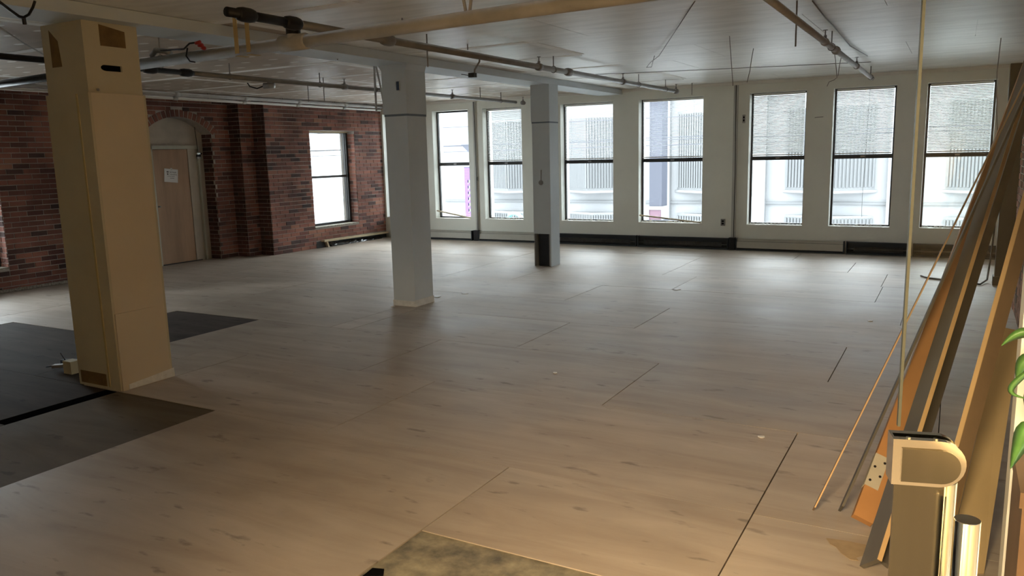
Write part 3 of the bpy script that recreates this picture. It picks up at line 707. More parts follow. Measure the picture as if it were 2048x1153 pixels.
# column 3
x0, x1, y0, y1 = -5.275, -5.0, 10.09, 10.37
c3 = thing('column', ((x0+x1)/2, (y0+y1)/2, 0), 'narrow grey column near the windows with its black steel core exposed below', 'column')
MB().box(x0, x1-.018, y0, y1-.0, .47, 2.03).box(x1-.018, x1, y0, y1, 0, 2.03).box(x0, x0+.014, y0+.03, y1, 0, .47).box(x0+.014, x1-.018, y1-.018, y1, 0, .47).build('lower_casing', 'col_grey', c3)
MB().box(x0-.012, x1+.004, y0-.004, y1, 2.047, ZB).build('upper_casing', 'col_grey', c3)
B('joint_band', 'band', c3, x0-.003, x1+.002, y0-.002, y1, 2.028, 2.048)
MB().box(x0+.05, x1-.05, y0+.05, y0+.066, 0, .47).box(x0+.05, x1-.05, y1-.05, y1-.034, 0, .47).box((x0+x1)/2-.008, (x0+x1)/2+.008, y0+.066, y1-.05, 0, .47).build('steel_core', 'black_metal', c3)
MB().box(x0+.002, x0+.02, y0+.002, y0+.02, 0, .47).box(x1-.036, x1-.02, y0+.002, y0+.02, 0, .47).build('metal_stud', 'pipe_grey', c3)
MB().tube([(x0+.13, y0-.004, 1.20), (x0+.135, y0-.004, 1.38)], .006, 6).tube([(x0+.13, y0-.003, 1.2), (x0+.13, y0-.012, 1.2)], .035, 12).build('cable_stub', 'pipe_grey', c3)

# ------------------------------------------------------------------ sprinkler pipes
def hanger(mb, x, y, z, r):
    mb.tube([(x, y, z+r), (x, y, ZC)], .006, 6)
    mb.tube([(x+(r+.006)*math.cos(a), y, z+(r+.006)*math.sin(a)) for a in np.linspace(0, 2*math.pi, 13)], .004, 5, False)
def sprinkler(x, y, z, r, parent):
    mb = MB().tube([(x, y, z), (x, y, z+r+.03)], .014, 8).tube([(x, y, z+r+.03), (x, y, z+r+.07)], .006, 6).tube([(x, y, z+r+.07), (x, y, z+r+.075)], .02, 10)
    mb.build('sprinkler_head', 'pipe_grey', parent, smooth=False)
def lerp(p, q, t): return Vector(p)*(1-t)+Vector(q)*t
def branch(name, P, Q, r, lab, couplings, heads, hangers, black=None, mat='pipe_grey'):
    # pixel x positions are turned into fractions along the pipe
    t = thing(name, lerp(P, Q, .5), lab, 'pipe', 'sprinkler branch pipes under the ceiling')
    def frac(px):
        lo, hi = -0.5, 1.5
        for _ in range(40):
            m_ = (lo+hi)/2; x = proj(lerp(P, Q, m_))
            if x is None or x[0] < px: lo = m_
            else: hi = m_
        return (lo+hi)/2
    fb = frac(black) if black else 0
    if black: MB().tube([P, lerp(P, Q, fb)], r*1.02, 12).build('black_pipe', 'black_metal', t, smooth=True)
    MB().tube([lerp(P, Q, fb), Q], r, 12).build('pipe', mat, t, smooth=True)
    d = (Vector(Q)-Vector(P)).normalized()
    for px in couplings:
        c = lerp(P, Q, frac(px)); MB().tube([c-d*.07, c-d*.06, c-d*.03, c+d*.03, c+d*.06, c+d*.07], [r*1.1, r*1.35, r*1.55, r*1.55, r*1.35, r*1.1], 12).build('coupling', 'black_metal' if black and px <= black+6 else mat, t, smooth=True)
    for px in heads:
        c = lerp(P, Q, frac(px)); te = MB().tube([c-d*.035, c+d*.035], r*1.35, 10).build('tee', mat, t, smooth=True); sprinkler(c.x, c.y, c.z, r, te)
    for px in hangers:
        c = lerp(P, Q, frac(px)); mb = MB(); hanger(mb, c.x, c.y, c.z, r); mb.build('hanger', 'pipe_grey', t)
    return t
ZP = 2.50
P = onZ(462, 18, ZP); Q = onZ(1352, 182, ZP); P.x = Q.x = (P.x+Q.x)/2-.0
P = Vector((-3.93, 3.55, ZP)); Q = Vector((-3.83, 12.0, ZP))
branch('sprinkler_pipe', P, Q, .029, 'grey sprinkler pipe passing over the big cream pipe towards the windows', [492, 585, 775, 1137], [1078, 1246, 1352], [1107, 1277, 1331], black=586)
P = Vector((-6.93, 2.6, ZP)); Q = Vector((-6.76, 12.35, ZP))
branch('sprinkler_pipe', P, Q, .026, 'grey sprinkler pipe running behind the near and middle columns', [372, 300], [689, 905, 1046], [460, 640, 752, 1002], black=386)
P = Vector((-1.06, 3.0, ZP)); Q = Vector((-1.07, 12.0, ZP))
branch('sprinkler_pipe', P, Q, .026, 'grey sprinkler pipe ending above the shaded windows near the glass door', [1672], [1650, 1713], [1663, 1741], mat='pipe')
# main cream pipe
P, Q = Vector((-9.6, 4.60, 2.40)), Vector((.55, 3.92, 2.40)); mp_ = thing('main_pipe', (-2.5, 4.1, 2.40), 'thick cream sprinkler main crossing the ceiling above the near column', 'pipe')
t0 = (P.x+6.05)/(P.x-Q.x)
def mainp(px):
    lo, hi = 0., 1.
    for _ in range(40):
        m_ = (lo+hi)/2
        if (proj(lerp(P, Q, m_)) or (9e9,))[0] < px: lo = m_
        else: hi = m_
    return lerp(P, Q, lo)
cut = lerp(P, Q, t0)
MB().tube([P, cut], .036, 14).build('black_pipe', 'black_metal', mp_, smooth=True)
MB().tube([cut, Q], .043, 16).build('pipe', 'pipe', mp_, smooth=True)
dm = (Q-P).normalized()
tee = mainp(588)
MB().tube([tee-dm*.13, tee-dm*.12, tee+dm*.12, tee+dm*.13], [.045, .056, .056, .045], 16).build('tee', 'pipe', mp_, smooth=True)
MB().tube([tee, tee+Vector((0, 0, .05)), Vector((tee.x, tee.y, ZP-.02))], [.05, .05, .034], 14).build('riser', 'pipe', mp_, smooth=True)
MB().tube([Vector((tee.x, tee.y, ZP-.045)), Vector((tee.x, tee.y, ZP+.035))], .05, 12).build('elbow', 'black_metal', mp_, smooth=True)
cpl = mainp(1030)
for px in (484, 507, 936):
    c = mainp(px); w_ = .021
    mb = MB(); 
    if px == 936:
        for s_ in (-.05, .05): mb.bar(c+Vector((s_*.3, 0, .043)), c+Vector((s_, 0, ZC-2.40)), dm*.008, (0, .006, 0))
    else:
        yy = -.047; mb.bar(c+Vector((0, yy, -.03)), Vector((c.x, c.y+yy, ZC)), dm*w_, (0, .002, 0))
        mb.bar(c+Vector((0, -.047, -.046)), c+Vector((0, .047, -.046)), dm*w_, (0, 0, .002))
    mb.build('hanger_strap', 'strap' if px != 936 else 'pipe', mp_)
c = mainp(322); mb = MB(); hanger(mb, c.x, c.y, c.z, .043); mb.build('hanger', 'steel', mp_)
MB().tube([c+Vector((-.1, 0, .05)), c+Vector((-.02, -.02, .085)), c+Vector((.06, 0, .075)), c+Vector((.12, .0, .05))], .022, 8).build('clamp', 'steel', mp_, smooth=True)
c = mainp(398)
cb = thing('loose_cable', c+Vector((0, 0, .05)), 'dark cable with a red cap looped over the cream pipe main', 'cable')
MB().tube([mainp(322)+Vector((.05, -.03, .075)), c+Vector((-.10, -.05, .055)), c+Vector((-.03, -.052, .09)), c+Vector((.05, -.052, .09))], .007, 7).tube([c+Vector((-.06, -.05, .06)), c+Vector((-.07, -.06, 0)), c+Vector((-.04, -.055, -.04)), c+Vector((.01, -.05, -.05))], .006, 7).build('cable', 'black_metal', cb, smooth=True)
for k in range(3):
    MB().tube([c+Vector((.04+.02*k, -.055+.01*k, .085-.018*k)), c+Vector((.085+.02*k, -.05, .09-.024*k))], [.012, .015], 8).build('red_cap', 'red', cb, smooth=True)
# pipes along the top of the brick wall
for j, (zz, xx, rr, m, lab) in enumerate(((ZC-.05, -10.02, .026, 'pipe', 'thin tan pipe running along the top of the brick wall'), (ZC-.105, -10.07, .020, 'white', 'white wrapped pipe just below the tan one along the brick wall'))):
    t = thing('wall_pipe', (xx, 10, zz), lab, 'pipe')
    MB().tube([(xx-.0, 5.0, zz), (xx, YW-.06, zz)], rr, 10).build('pipe', m, t, smooth=True)
    for yy in (8.0, 9.3, 10.5, 11.7): MB().tube([(xx, yy-.04, zz), (xx, yy+.04, zz)], rr*1.35, 10).build('coupling', 'pipe', t, smooth=True)
    for yy in (8.6, 10.1, 11.4, 12.3): MB().tube([(xx, yy, zz), (xx, yy, ZC)], .005, 6).build('hanger', 'pipe_grey', t)

# ------------------------------------------------------------------ rods, wires and boxes hanging from the ceiling
def rod(px, py, yb, lab, r=.006, mat='pipe_grey'):
    p = onZ(px, py, ZC); zb = hz(px, yb, p)
    t = tag(MB().tube([p, Vector((p.x, p.y, zb))], r, 7).build('hanger_rod', mat), lab, 'rod', 'loose hanger rods on the ceiling'); return t
for a, lab in (((615, 164, 204), 'thin rod hanging just right of the small metal light fitting'), ((646, 155, 202), 'slightly longer rod hanging between light fitting and middle column'), ((674, 100, 120), 'short stub rod on the ceiling beyond the cream main pipe'),
               ((853, 68, 134), 'long thin rod hanging right of the top of the middle column'), ((804, 36, 47), 'tiny rod stub above the cream main pipe'), ((960, 175, 195), 'short rod behind the dark junction box near the windows'),
               ((1594, 2, 93), 'long rod hanging left of the short sprinkler pipe'), ((1384, 166, 190), 'short rod beside the end of the middle sprinkler pipe'), ((935, 88, 100), 'tiny rod stub above the dark junction box')): rod(*a, lab)
def wire(pts, lab, r=.004, mat='pipe_grey', name='hanging_wire', grp='wires hanging from the ceiling'):
    return tag(MB().tube(pts, r, 6).build(name, mat, smooth=True), lab, 'wire', grp)
def drop(p, dx, dz): return Vector((p.x+dx, p.y, p.z+dz))
p = onZ(1390, 2, ZC); q = onZ(1318, 112, ZC-.05)
wire([p, lerp(p, q, .5)+Vector((0, 0, .0)), q, onZ(1301, 125, ZC-.06), onZ(1293, 135, ZC-.075), onZ(1303, 134, ZC-.07), onZ(1309, 112, ZC-.045)], 'thin grey wire with a hooked end sagging from the ceiling centre')
def hangwire(px, py, ys, lab, loop=False):
    p = onZ(px, py, ZC); pts = [p]
    for (x, y) in ys:
        d = ray(x, y); t = p.y/d[1]; pts.append(Vector(np.array([0, 0, H])+d*t))
    wire(pts, lab)
hangwire(1459, 72, [(1461, 100), (1463, 130), (1466, 172)], 'grey wire hanging straight down right of the painted ceiling beam')
hangwire(1507, 97, [(1503, 118), (1500, 140), (1494, 165)], 'forked grey wire hanging near the top of the shaded windows')
hangwire(1448, 168, [(1441, 195), (1438, 225), (1441, 260), (1447, 314)], 'long wire dangling beside the grey wall conduit')
hangwire(1668, 98, [(1671, 120), (1674, 155), (1668, 160), (1658, 164), (1654, 173)], 'crooked wire hanging below the short sprinkler pipe')
hangwire(1683, 112, [(1679, 130), (1676, 152)], 'short wire beside the crooked one below the sprinkler pipe')
hangwire(2002, 76, [(1998, 110), (1994, 145), (1993, 220), (1995, 265)], 'wire dangling down the wall right of the last blind')
p, q = onZ(1172, 150, ZC-.006), onZ(1742, 124, ZC-.006)
wire([p, lerp(p, q, .35)-Vector((0, 0, .003)), lerp(p, q, .7)-Vector((0, 0, .002)), q], 'long taut wire strung along the ceiling parallel to the windows', .004)
p, q = onZ(1625, 2, ZC-.01), onZ(1735, 112, ZC-.02)
wire([p, onZ(1650, 35, ZC-.012), onZ(1665, 50, ZC-.015), onZ(1700, 92, ZC-.02), q], 'slack cable following the short sprinkler pipe on the ceiling', .005)
# junction box hanging from the beam
p = onZ(960, 112, ZC); ZJ = ZC
jb = thing('junction_box', (p.x, p.y, ZC), 'dark junction box dangling from the ceiling on a bent conduit right of the middle column', 'junction box')
d = ray(945, 151); t_ = (p.y-.0)/d[1]; q = Vector(np.array([0, 0, H])+d*t_)
MB().box(q.x-.035, q.x+.035, q.y-.03, q.y+.03, q.z-.02, q.z+.025).build('box', 'heater_dark', jb)
MB().tube([p, p+Vector((-.01, 0, -.06)), lerp(p, q, .7), q+Vector((.025, 0, .02))], .010, 8).build('conduit', 'pipe_grey', jb, smooth=True)
MB().tube([q+Vector((-.03, 0, 0)), q+Vector((-.09, 0, .012)), q+Vector((-.14, 0, .02))], .004, 6).build('wire', 'black_metal', jb)
p = onZ(528, 172, ZC-.05)
fx = thing('ceiling_fixture', p, 'small metal light fitting with a curled wire on the ceiling above the brick pier', 'light fitting')
MB().tube([p+Vector((.0, 0, .0)), p+Vector((.14, .05, 0))], [.04, .035], 12).build('can', 'steel', fx, smooth=True)
MB().tube([p, p+Vector((-.10, -.03, -.03)), p+Vector((-.2, -.06, .0)), p+Vector((-.23, -.07, .05))], .008, 7).build('wire', 'black_metal', fx, smooth=True)
MB().tube([p+Vector((.07, .02, .03)), p+Vector((.07, .02, .05))], .02, 8).build('mount', 'steel', fx)
p = onZ(48, 34, ZC-.08)
yc = thing('forked_cable', p, 'thick black forked cable hanging from the ceiling left of the near column', 'cable')
zc_ = ZB-.06
MB().tube([onZ(-6, 0, ZB+.002), onZ(6, 9, ZB-.01), onZ(20, 20, ZB-.03), onZ(38, 33, zc_), onZ(47, 35, zc_-.004)], .009, 8).tube([onZ(47, 35, zc_-.004), onZ(58, 29, ZB-.05), onZ(66, 14, ZB-.03), onZ(70, 2, ZB+.002)], .008, 8).build('cable', 'black_metal', yc, smooth=True)
MB().tube([onZ(47, 34, zc_), drop(onZ(47, 35, zc_), .005, -.04)], .012, 8).build('stub', 'black_metal', yc)
wire([onZ(0, 55, ZC-.01), onZ(45, 85, ZC-.03), onZ(92, 112, ZC-.03)], 'dark wire slanting along the ceiling left of the near column', .006, 'pipe')
# thin pipes beside the middle column
p = onZ(750, 120, ZC)
cp = thing('drop_pipe', p, 'two thin painted drop pipes beside the top of the middle column', 'pipe')
pz = [onY(748, 122, 7.3), onY(750, 175, 7.3), onY(753, 222, 7.3)]; pz[0].z = ZC
MB().tube(pz, .012, 8).build('pipe', 'pipe', cp, smooth=True)
MB().tube([Vector((pz[0].x+.04, 7.3, ZC)), onY(752, 132, 7.3), onY(762, 178, 7.3), onY(770, 222, 7.3)], .011, 8).build('pipe', 'pipe', cp, smooth=True)

# ------------------------------------------------------------------ boards leaning on the right wall
RV, FV = Vector((.872, .489, 0)), Vector((-.489, .872, 0))
def lean(B_, p2, xt, zt):
    """top of a straight board whose foot is B_ and whose image passes pixel p2, given how high it touches the wall side"""
    n = np.cross(ray(*proj(B_)), ray(*p2)); return Vector((xt, -(n[0]*xt+n[2]*(zt-H))/n[1], zt))
def board(lab, foot, p2, top, wd, phi, th, mat, edge=None, name='lumber_board'):
    # wd: broad width, phi: turn of the broad face about the board's own length (0 = narrow edge towards the entry)
    B_ = onZ(*foot); T = lean(B_, p2, *top); ax = (T-B_).normalized(); mid = (B_+T)/2
    v = (mid-Vector((0, 0, H))); v = (v-ax*v.dot(ax)).normalized(); lat = ax.cross(v); lat = lat if lat.dot(RV) > 0 else -lat
    W = (v*math.cos(math.radians(phi))+lat*math.sin(math.radians(phi)))*wd/2; Tn = ax.cross(W).normalized()*th/2
    a = B_+ax*((abs(W.z)+abs(Tn.z)+.002)/ax.z)
    t = thing(name, B_, lab, 'board', 'boards leaning on the right wall')
    MB().bar(a, T, W, Tn).build('plank', mat, t)
    if edge: MB().bar(a-W-W.normalized()*.0015, T-W-W.normalized()*.0015, W.normalized()*.0015, Tn*.98).build('sawn_edge', edge, t)
    return t, a, T, W, Tn
board('thin pale lath leaning at the outer end of the boards', (1622, 1030), (2009, 246), (.53, 2.52), .06, -3, .006, 'wood_brown', 'wood_edge')
board('thin dark edged board leaning next to the thin pale lath', (1674, 1036), (1925, 470), (.53, 2.50), .09, -4, .010, 'wood_dark')
t, a, b, W, Tn = board('orange fir plank with a metal hinge plate near its foot', (1716, 1062), (2016, 250), (.48, 2.44), .082, 80, .036, 'wood_orange')
ax = (b-a).normalized()
hp = a+ax*.24-W*.35
MB().bar(hp-ax*.085, hp+ax*.085, W*.72, Tn*1.10).build('hinge_plate', 'galv', t); hpl = t.children[-1]
for k in range(4):
    for sg in (-1, 1):
        c = hp+ax*(-.055+.036*k)+W*(.45 if k % 2 else -.35)+Tn*sg*1.1; MB().tube([c, c+Tn.normalized()*sg*.003], .006, 6).build('screw', 'black_metal', hpl)
board('dark weathered plank with a bright sawn edge beside the orange plank', (1729, 1165), (2040, 185), (.45, 2.46), .12, -24, .018, 'wood_dark', 'wood_edge')
board('dark plank standing behind the bright sawn edge', (1760, 1150), (2046, 240), (.50, 2.14), .05, 60, .018, 'wood_dark')
board('brown board with an orange edge leaning nearest to the brick wall', (1850, 1180), (2026, 531), (.48, 2.30), .08, 35, .02, 'wood_brown', 'wood_edge')
# wide fibreboard
fb = thing('fibreboard_sheet', (.1, 3.1, 0), 'wide tan fibreboard strip propped beside the brown board by the white jamb', 'board', 'boards leaning on the right wall')
A1, A2 = onY(2004, 655, 4.35), onY(2042, 662, 4.35)
F1, F2 = onZ(1890, 1148, .004), onZ(1968, 1148, .004)
nrm = (A2-A1).cross(F1-A1).normalized(); nrm = nrm if nrm.y > 0 else -nrm
MB().prism([F1, F2, A2, A1], nrm*.016).build('sheet', 'card', fb)
MB().prism([F1-(F2-F1)*.10, F1-(F2-F1)*.02, A1-(A2-A1)*.02, A1-(A2-A1)*.10], nrm*.014).build('edge_strip', 'wood_edge', fb)

# dark pipe column and cable at the far right corner
p = onZ(2008, 572, 0); pc = thing('standpipe', (p.x, p.y, 0), 'dark square standpipe casing against the brick wall near the windows', 'pipe')
B('casing', 'black_metal', pc, p.x-.10, XR-.012, p.y, p.y+.16, 0, 2.45)
B('foot', 'black_metal', pc, p.x-.115, XR-.012, p.y-.012, p.y+.17, 0, .10)
pts = [onZ(1842, 552, .012), onZ(1860, 557, .012), onZ(1888, 560, .012), onZ(1930, 566, .012), onZ(1960, 569, .014), onZ(1974, 560, .03)]
q = pts[-1]; pts += [Vector((q.x+.03, q.y+.25, .25)), Vector((q.x+.05, q.y+.4, .6)), Vector((q.x+.06, q.y+.5, 1.0))]
tag(MB().tube(pts, .011, 8).build('floor_cable', 'black_metal', smooth=True), 'black cable rising off the floor behind the leaning boards', 'cable')

# ------------------------------------------------------------------ entry: glass door, white jamb, plant
gd = Vector((.967, .254, 0)).normalized(); gn = Vector((-gd.y, gd.x, 0))      # along the door, normal away from camera
GE = Vector((-.050, 1.147, 0))
door_t = thing('glass_door', GE+gd*.4, 'frameless clear glass door standing ajar with chrome pull bars', 'door')
def gpt(s, n, z): return GE+gd*s+gn*n+Vector((0, 0, z))
def gbox(s0, s1, n0, n1, z0, z1): return MB().quadbox([gpt(s0, n0, z0), gpt(s1, n0, z0), gpt(s1, n1, z0), gpt(s0, n1, z0), gpt(s0, n0, z1), gpt(s1, n0, z1), gpt(s1, n1, z1), gpt(s0, n1, z1)])
gbox(.004, .86, -.004, .004, .012, 2.42).build('glass_pane', 'doorglass', door_t)
gbox(0, .0035, -.004, .004, 1.225, 2.42).build('polished_edge', 'glassedge', door_t)
def solve_s(px, n, z):
    lo, hi = -.1, .4
    for _ in range(40):
        m_ = (lo+hi)/2
        if proj(gpt(m_, n, z))[0] < px: lo = m_
        else: hi = m_
    return lo
for k, (px, py, n) in enumerate(((1890, 962, .052), (1936, 1040, -.052))):
    s = solve_s(px, n, 1.13)
    z = hz(px, py, gpt(s, n, 0))
    mb = MB().tube([gpt(s, n, z), gpt(s, n, z-.001), gpt(s, n, .45)], [.0152, .0158, .0158], 28); pb = mb.build('pull_bar', 'chrome', door_t, smooth=False)
    for f_ in pb.data.polygons: f_.use_smooth = len(f_.vertices) == 4
    for zz in (z-.16, .55):
        MB().tube([gpt(s, n, zz), gpt(s, -.006 if n < 0 else .006, zz)], .009, 14).build('standoff', 'chrome', pb, smooth=True)
# lock housing with a rounded end and the strike plate below it
zl0, zl1 = 1.148, 1.212
def dshape(n0, n1, s0, s1, z0, z1, name, mat):
    rr = (z1-z0)/2; cs = s1-rr; poly = [gpt(s0, n0, z0)]+[gpt(cs+rr*math.cos(a), n0, (z0+z1)/2+rr*math.sin(a)) for a in np.linspace(-math.pi/2, math.pi/2, 15)]+[gpt(s0, n0, z1)]
    return MB().prism(poly, gn*(n1-n0)).build(name, mat, door_t)
dshape(-.018, -.007, -.004, .083, zl0, zl1, 'lock_housing', 'chrome')
dshape(-.0215, -.018, .004, .076, zl0+.006, zl1-.012, 'lock_face', 'brushed')
dshape(.007, .018, -.004, .083, zl0, zl1, 'lock_housing', 'chrome')
gbox(-.007, -.004, -.018, .018, zl0, zl1).build('lock_edge', 'chrome', door_t)
MB().tube([gpt(.012, -.0125, zl1), gpt(.012, -.0125, zl1+.002)], .003, 8).tube([gpt(.045, -.0125, zl1), gpt(.045, -.0125, zl1+.002)], .003, 8).build('screw', 'chrome', door_t)
gbox(-.002, .060, -.012, -.007, .2, zl0-.002).build('strike_plate', 'brushed', door_t)
# hinge post of the door, beyond the frame
B('hinge_post', 'steel', door_t, GE.x+gd.x*.86-.02, GE.x+gd.x*.86+.03, GE.y+gd.y*.86-.02, GE.y+gd.y*.86+.03, 0, 2.45)
# white jamb / partition end
WJ = onZ(2003, 1153, 0); 
d = ray(2003, 1153); tj = 1.98/d[1]; xj = d[0]*tj
struct(B('wall_front', 'white', None, xj, 1.75, 1.98, 2.08, 0, ZC), 'white partition end by the glass door')
# plant stand with smoky glass pot
px0 = ray(2031, 1100); xs_ = px0[0]*1.62/px0[1]
zs_ = hz(2040, 985, (xs_+.03, 1.62)); 
B0 = thing('plant_stand', (xs_+.13, 1.75, 0), 'walnut plant stand next to the white jamb', 'stand')
B('top', 'walnut', B0, xs_, xs_+.26, 1.62, 1.88, zs_-.03, zs_); MB().box(xs_+.005, xs_+.255, 1.625, 1.875, 0, zs_-.03).build('body', 'walnut', B0)
pcx, pcy = xs_+.085, 1.72
pot = thing('potted_plant', (pcx, pcy, zs_), 'green leafy plant in a smoky glass pot on the walnut stand', 'plant')
MB().tube([(pcx, pcy, zs_+.001), (pcx, pcy, zs_+.02), (pcx, pcy, zs_+.09), (pcx, pcy, zs_+.10)], [.055, .07, .075, .072], 20).build('pot', 'pot', pot, smooth=True)
MB().tube([(pcx, pcy, zs_+.095), (pcx, pcy, zs_+.106)], .078, 20).build('rim', 'chrome', pot, smooth=True)
MB().tube([(pcx, pcy, zs_+.1), (pcx+.01, pcy, zs_+.3), (pcx+.02, pcy, zs_+.42)], [.012, .009, .005], 8).build('stem', 'leaf', pot, smooth=True)
def leaf(pxs, Y, wmax, curl=.0):
    mid = [onY(x, y, Y+dy) for x, y, dy in pxs]; n = len(mid)
    # resample smoothly
    P_ = []
    for i in range(n-1):
        for k in range(4):
            t = k/4; p0, p1, p2, p3 = mid[max(i-1, 0)], mid[i], mid[i+1], mid[min(i+2, n-1)]
            P_.append(.5*((2*p1)+(p2-p0)*t+(2*p0-5*p1+4*p2-p3)*t*t+(-p0+3*p1-3*p2+p3)*t**3))
    P_.append(mid[-1]); mb = MB(); m_ = len(P_)
    for i, p in enumerate(P_):
        tg = (P_[min(i+1, m_-1)]-P_[max(i-1, 0)]).normalized(); sd = tg.cross(Vector((0, 1, .25))).normalized(); nn = sd.cross(tg)
        wv = wmax*max(.06, math.sin(math.pi*min(1, .04+.96*i/(m_-1))**.8)); 
        mb.v += [tuple(p-sd*wv+nn*wv*.3), tuple(p-nn*.0012), tuple(p+sd*wv+nn*wv*.3), tuple(p+nn*.0012)]
    for i in range(m_-1):
        for j in range(4):
            a_, b_ = 4*i+j, 4*i+(j+1) % 4; mb.f.append((a_, b_, b_+4, a_+4)); mb.a.append(0)
    mb.build('leaf', 'leaf', pot, smooth=True)
leaf([(2095, 690, 0), (2060, 668, 0), (2030, 673, 0), (2003, 692, 0)], 1.68, .011)
leaf([(2090, 720, 0), (2062, 722, 0), (2045, 736, 0), (2033, 762, 0)], 1.66, .016)
leaf([(2080, 730, 0), (2050, 750, 0), (2024, 775, 0), (2027, 790, 0), (2060, 800, 0)], 1.64, .006)
leaf([(2090, 860, 0), (2058, 860, 0), (2040, 895, 0), (2021, 938, 0)], 1.62, .017)
leaf([(2085, 840, .1), (2070, 800, .1), (2078, 700, .1)], 1.66, .02)

# ------------------------------------------------------------------ floor litter
for (px, py, s, lab) in ((1352, 580, .05, 'white torn paper scrap on the floor in front of the pylon window'), (930, 588, .045, 'white paper scrap on the floor right of the middle column'), (873, 594, .07, 'flat white chip lying beside the foot of the middle column'),
                         (1523, 876, .022, 'tiny white chip near the joint before the leaning boards'), (1110, 747, .02, 'tiny white crumb alone in the middle of the floor'), (786, 614, .03, 'small white crumb at the left foot of the middle column'), (1741, 643, .03, 'white sliver on the floor left of the glass edge')):
    c = onZ(px, py, 0); pts = []
    for k in range(7):
        a = 2*math.pi*k/7+random.uniform(-.3, .3); r_ = s*random.uniform(.6, 1.1); pts.append((c.x+r_*math.cos(a), c.y+r_*math.sin(a), .0025))
    tag(MB().prism(pts, (0, 0, .004)).build('paper_scrap', 'paper'), lab, 'debris', 'scraps littering the floor')
def ragged(pxs, mat, name, z=.0012):
    pts = [onZ(x, y, 0) for x, y in pxs]; MB().prism([(p.x, p.y, z) for p in pts], (0, 0, .0015)).build(name, mat, floor)
ragged([(1652, 1078), (1690, 1083), (1725, 1090), (1752, 1096), (1748, 1104), (1730, 1105), (1727, 1113), (1712, 1117), (1718, 1124), (1700, 1121), (1682, 1108), (1672, 1096), (1660, 1090)], 'torn', 'torn_veneer')
ragged([(725, 1153), (745, 1137), (768, 1139), (766, 1153)], 'black', 'broken_corner', -.0005)
c = onZ(135, 742, 0)
rb = thing('rubble_pile', (c.x, c.y, 0), 'small heap of metal offcuts and wire beside the near column', 'debris')
for k, (dx, dy, L, a, z) in enumerate(((0, 0, .22, .5, .02), (.08, .05, .16, 1.2, .05), (-.02, .08, .25, .2, .035))):
    d = Vector((math.cos(a), math.sin(a), .15)).normalized(); p = Vector((c.x+dx, c.y+dy, z+.015))
    MB().bar(p-d*L/2+Vector((0, 0, .02)), p+d*L/2, Vector((-d.y, d.x, 0)).normalized()*.025, (0, 0, .012)).build('offcut', ('steel', 'scrap', 'black_metal')[k], rb)
MB().tube([(c.x-.25, c.y-.02, .008), (c.x-.12, c.y, .03), (c.x-.05, c.y+.02, .08), (c.x-.07, c.y, .14)], .005, 6).build('wire', 'black_metal', rb, smooth=True)
B('brick_lump', 'col_cream', rb, c.x+.05, c.x+.15, c.y-.06, c.y+.02, 0, .10)

# ------------------------------------------------------------------ entry side behind the camera
struct(MB().box(-11.2, -.9, -.52, -.40, -.16, ZC+.2).box(-.9, 1.75, -.52, -.40, 2.16, ZC+.2).build('wall_entry_cutoff', 'cream'), 'added partition, its entry opening shaped to limit the lobby lamp light')  # unseen partition, added; its edge and header cut off the lamp light
struct(MB().box(-1.42, -1.3, -3.4, -.52, -.16, ZC+.2).build('wall_lobby_left', 'lobby'), 'lobby side wall')
struct(MB().box(1.75, 1.87, -3.4, 2.08, -.16, ZC+.2).build('wall_lobby_right', 'lobby'), 'lobby side wall on the plant side')
struct(MB().box(-1.42, 1.87, -3.52, -3.4, -.16, ZC+.2).build('wall_lobby_back', 'lobby'), 'lobby end wall')
lt = thing('ceiling_lamp', (LAMP[0], LAMP[1], ZC), 'warm rectangular ceiling lamp in the lobby behind the entry', 'lamp')
MB().box(LAMP[0]-.65, LAMP[0]+.65, LAMP[1]-.27, LAMP[1]+.27, LAMP[2]+.03, ZC+.01).build('housing', 'white', lt)

# ------------------------------------------------------------------ outside
ZG = -4.2
struct(B('street_ground', 'asphalt', None, -70, 60, YW+TH+.3, 90, ZG-.3, ZG), 'street outside')
struct(B('yard_ground', 'asphalt', None, -90, XC-1.2, -40, 90, ZG-.29, ZG-.01), 'ground outside the brick wall')
YF = 30.0
ob = thing('office_building', (-6, YF, ZG), 'pale modern office building with ribbed bays across the street', 'building')
xl, xr_ = -24, 22
B('wall', 'facade', ob, xl, xr_, YF, YF+8, ZG, 4.7)
zl = onY(1300, 404, YF).z
B('ledge', 'ledge', ob, xl, xr_, YF-.10, YF, zl-.04, zl+.04)
zt_, zb_ = onY(1192, 232, YF).z, onY(1192, 380, YF).z
for (p0, pr_, p1) in ((975, 1035, 1085), (1137, 1192, 1248), (1355, 1430, 1505), (1572, 1662, 1752), (1893, 1985, 2080)):
    a, r_, b = (onY(p, 330, YF).x for p in (p0, pr_, p1)); dep = .9
    for j, (z0, z1, dp) in enumerate(((zb_, zt_, dep), (onY(1192, 470, YF).z-2.6, onY(1192, 424, YF).z, .5))):
        bay = MB().prism([(a, YF-.001, z0), (r_, YF-dp, z0), (b, YF-.001, z0)], (0, 0, z1-z0)).build('ribbed_bay', 'facade_rib', ob)
        mb = MB(); n = 13
        for (qa, qb) in ((Vector((a, YF, 0)), Vector((r_, YF-dp, 0))), (Vector((r_, YF-dp, 0)), Vector((b, YF, 0)))):
            for k in range(n):
                c = lerp(qa, qb, (k+.5)/n); mb.box(c.x-.03, c.x+.03, c.y-.07, c.y+.02, z0+.1, z1-.1)
        tag(mb.build('ribs', 'ledge', bay), kind='stuff')
        MB().prism([(a-.1, YF-.001, z0-.09), (r_, YF-dp-.12, z0-.09), (b+.1, YF-.001, z0-.09)], (0, 0, .09)).build('bay_sill', 'facade', bay)
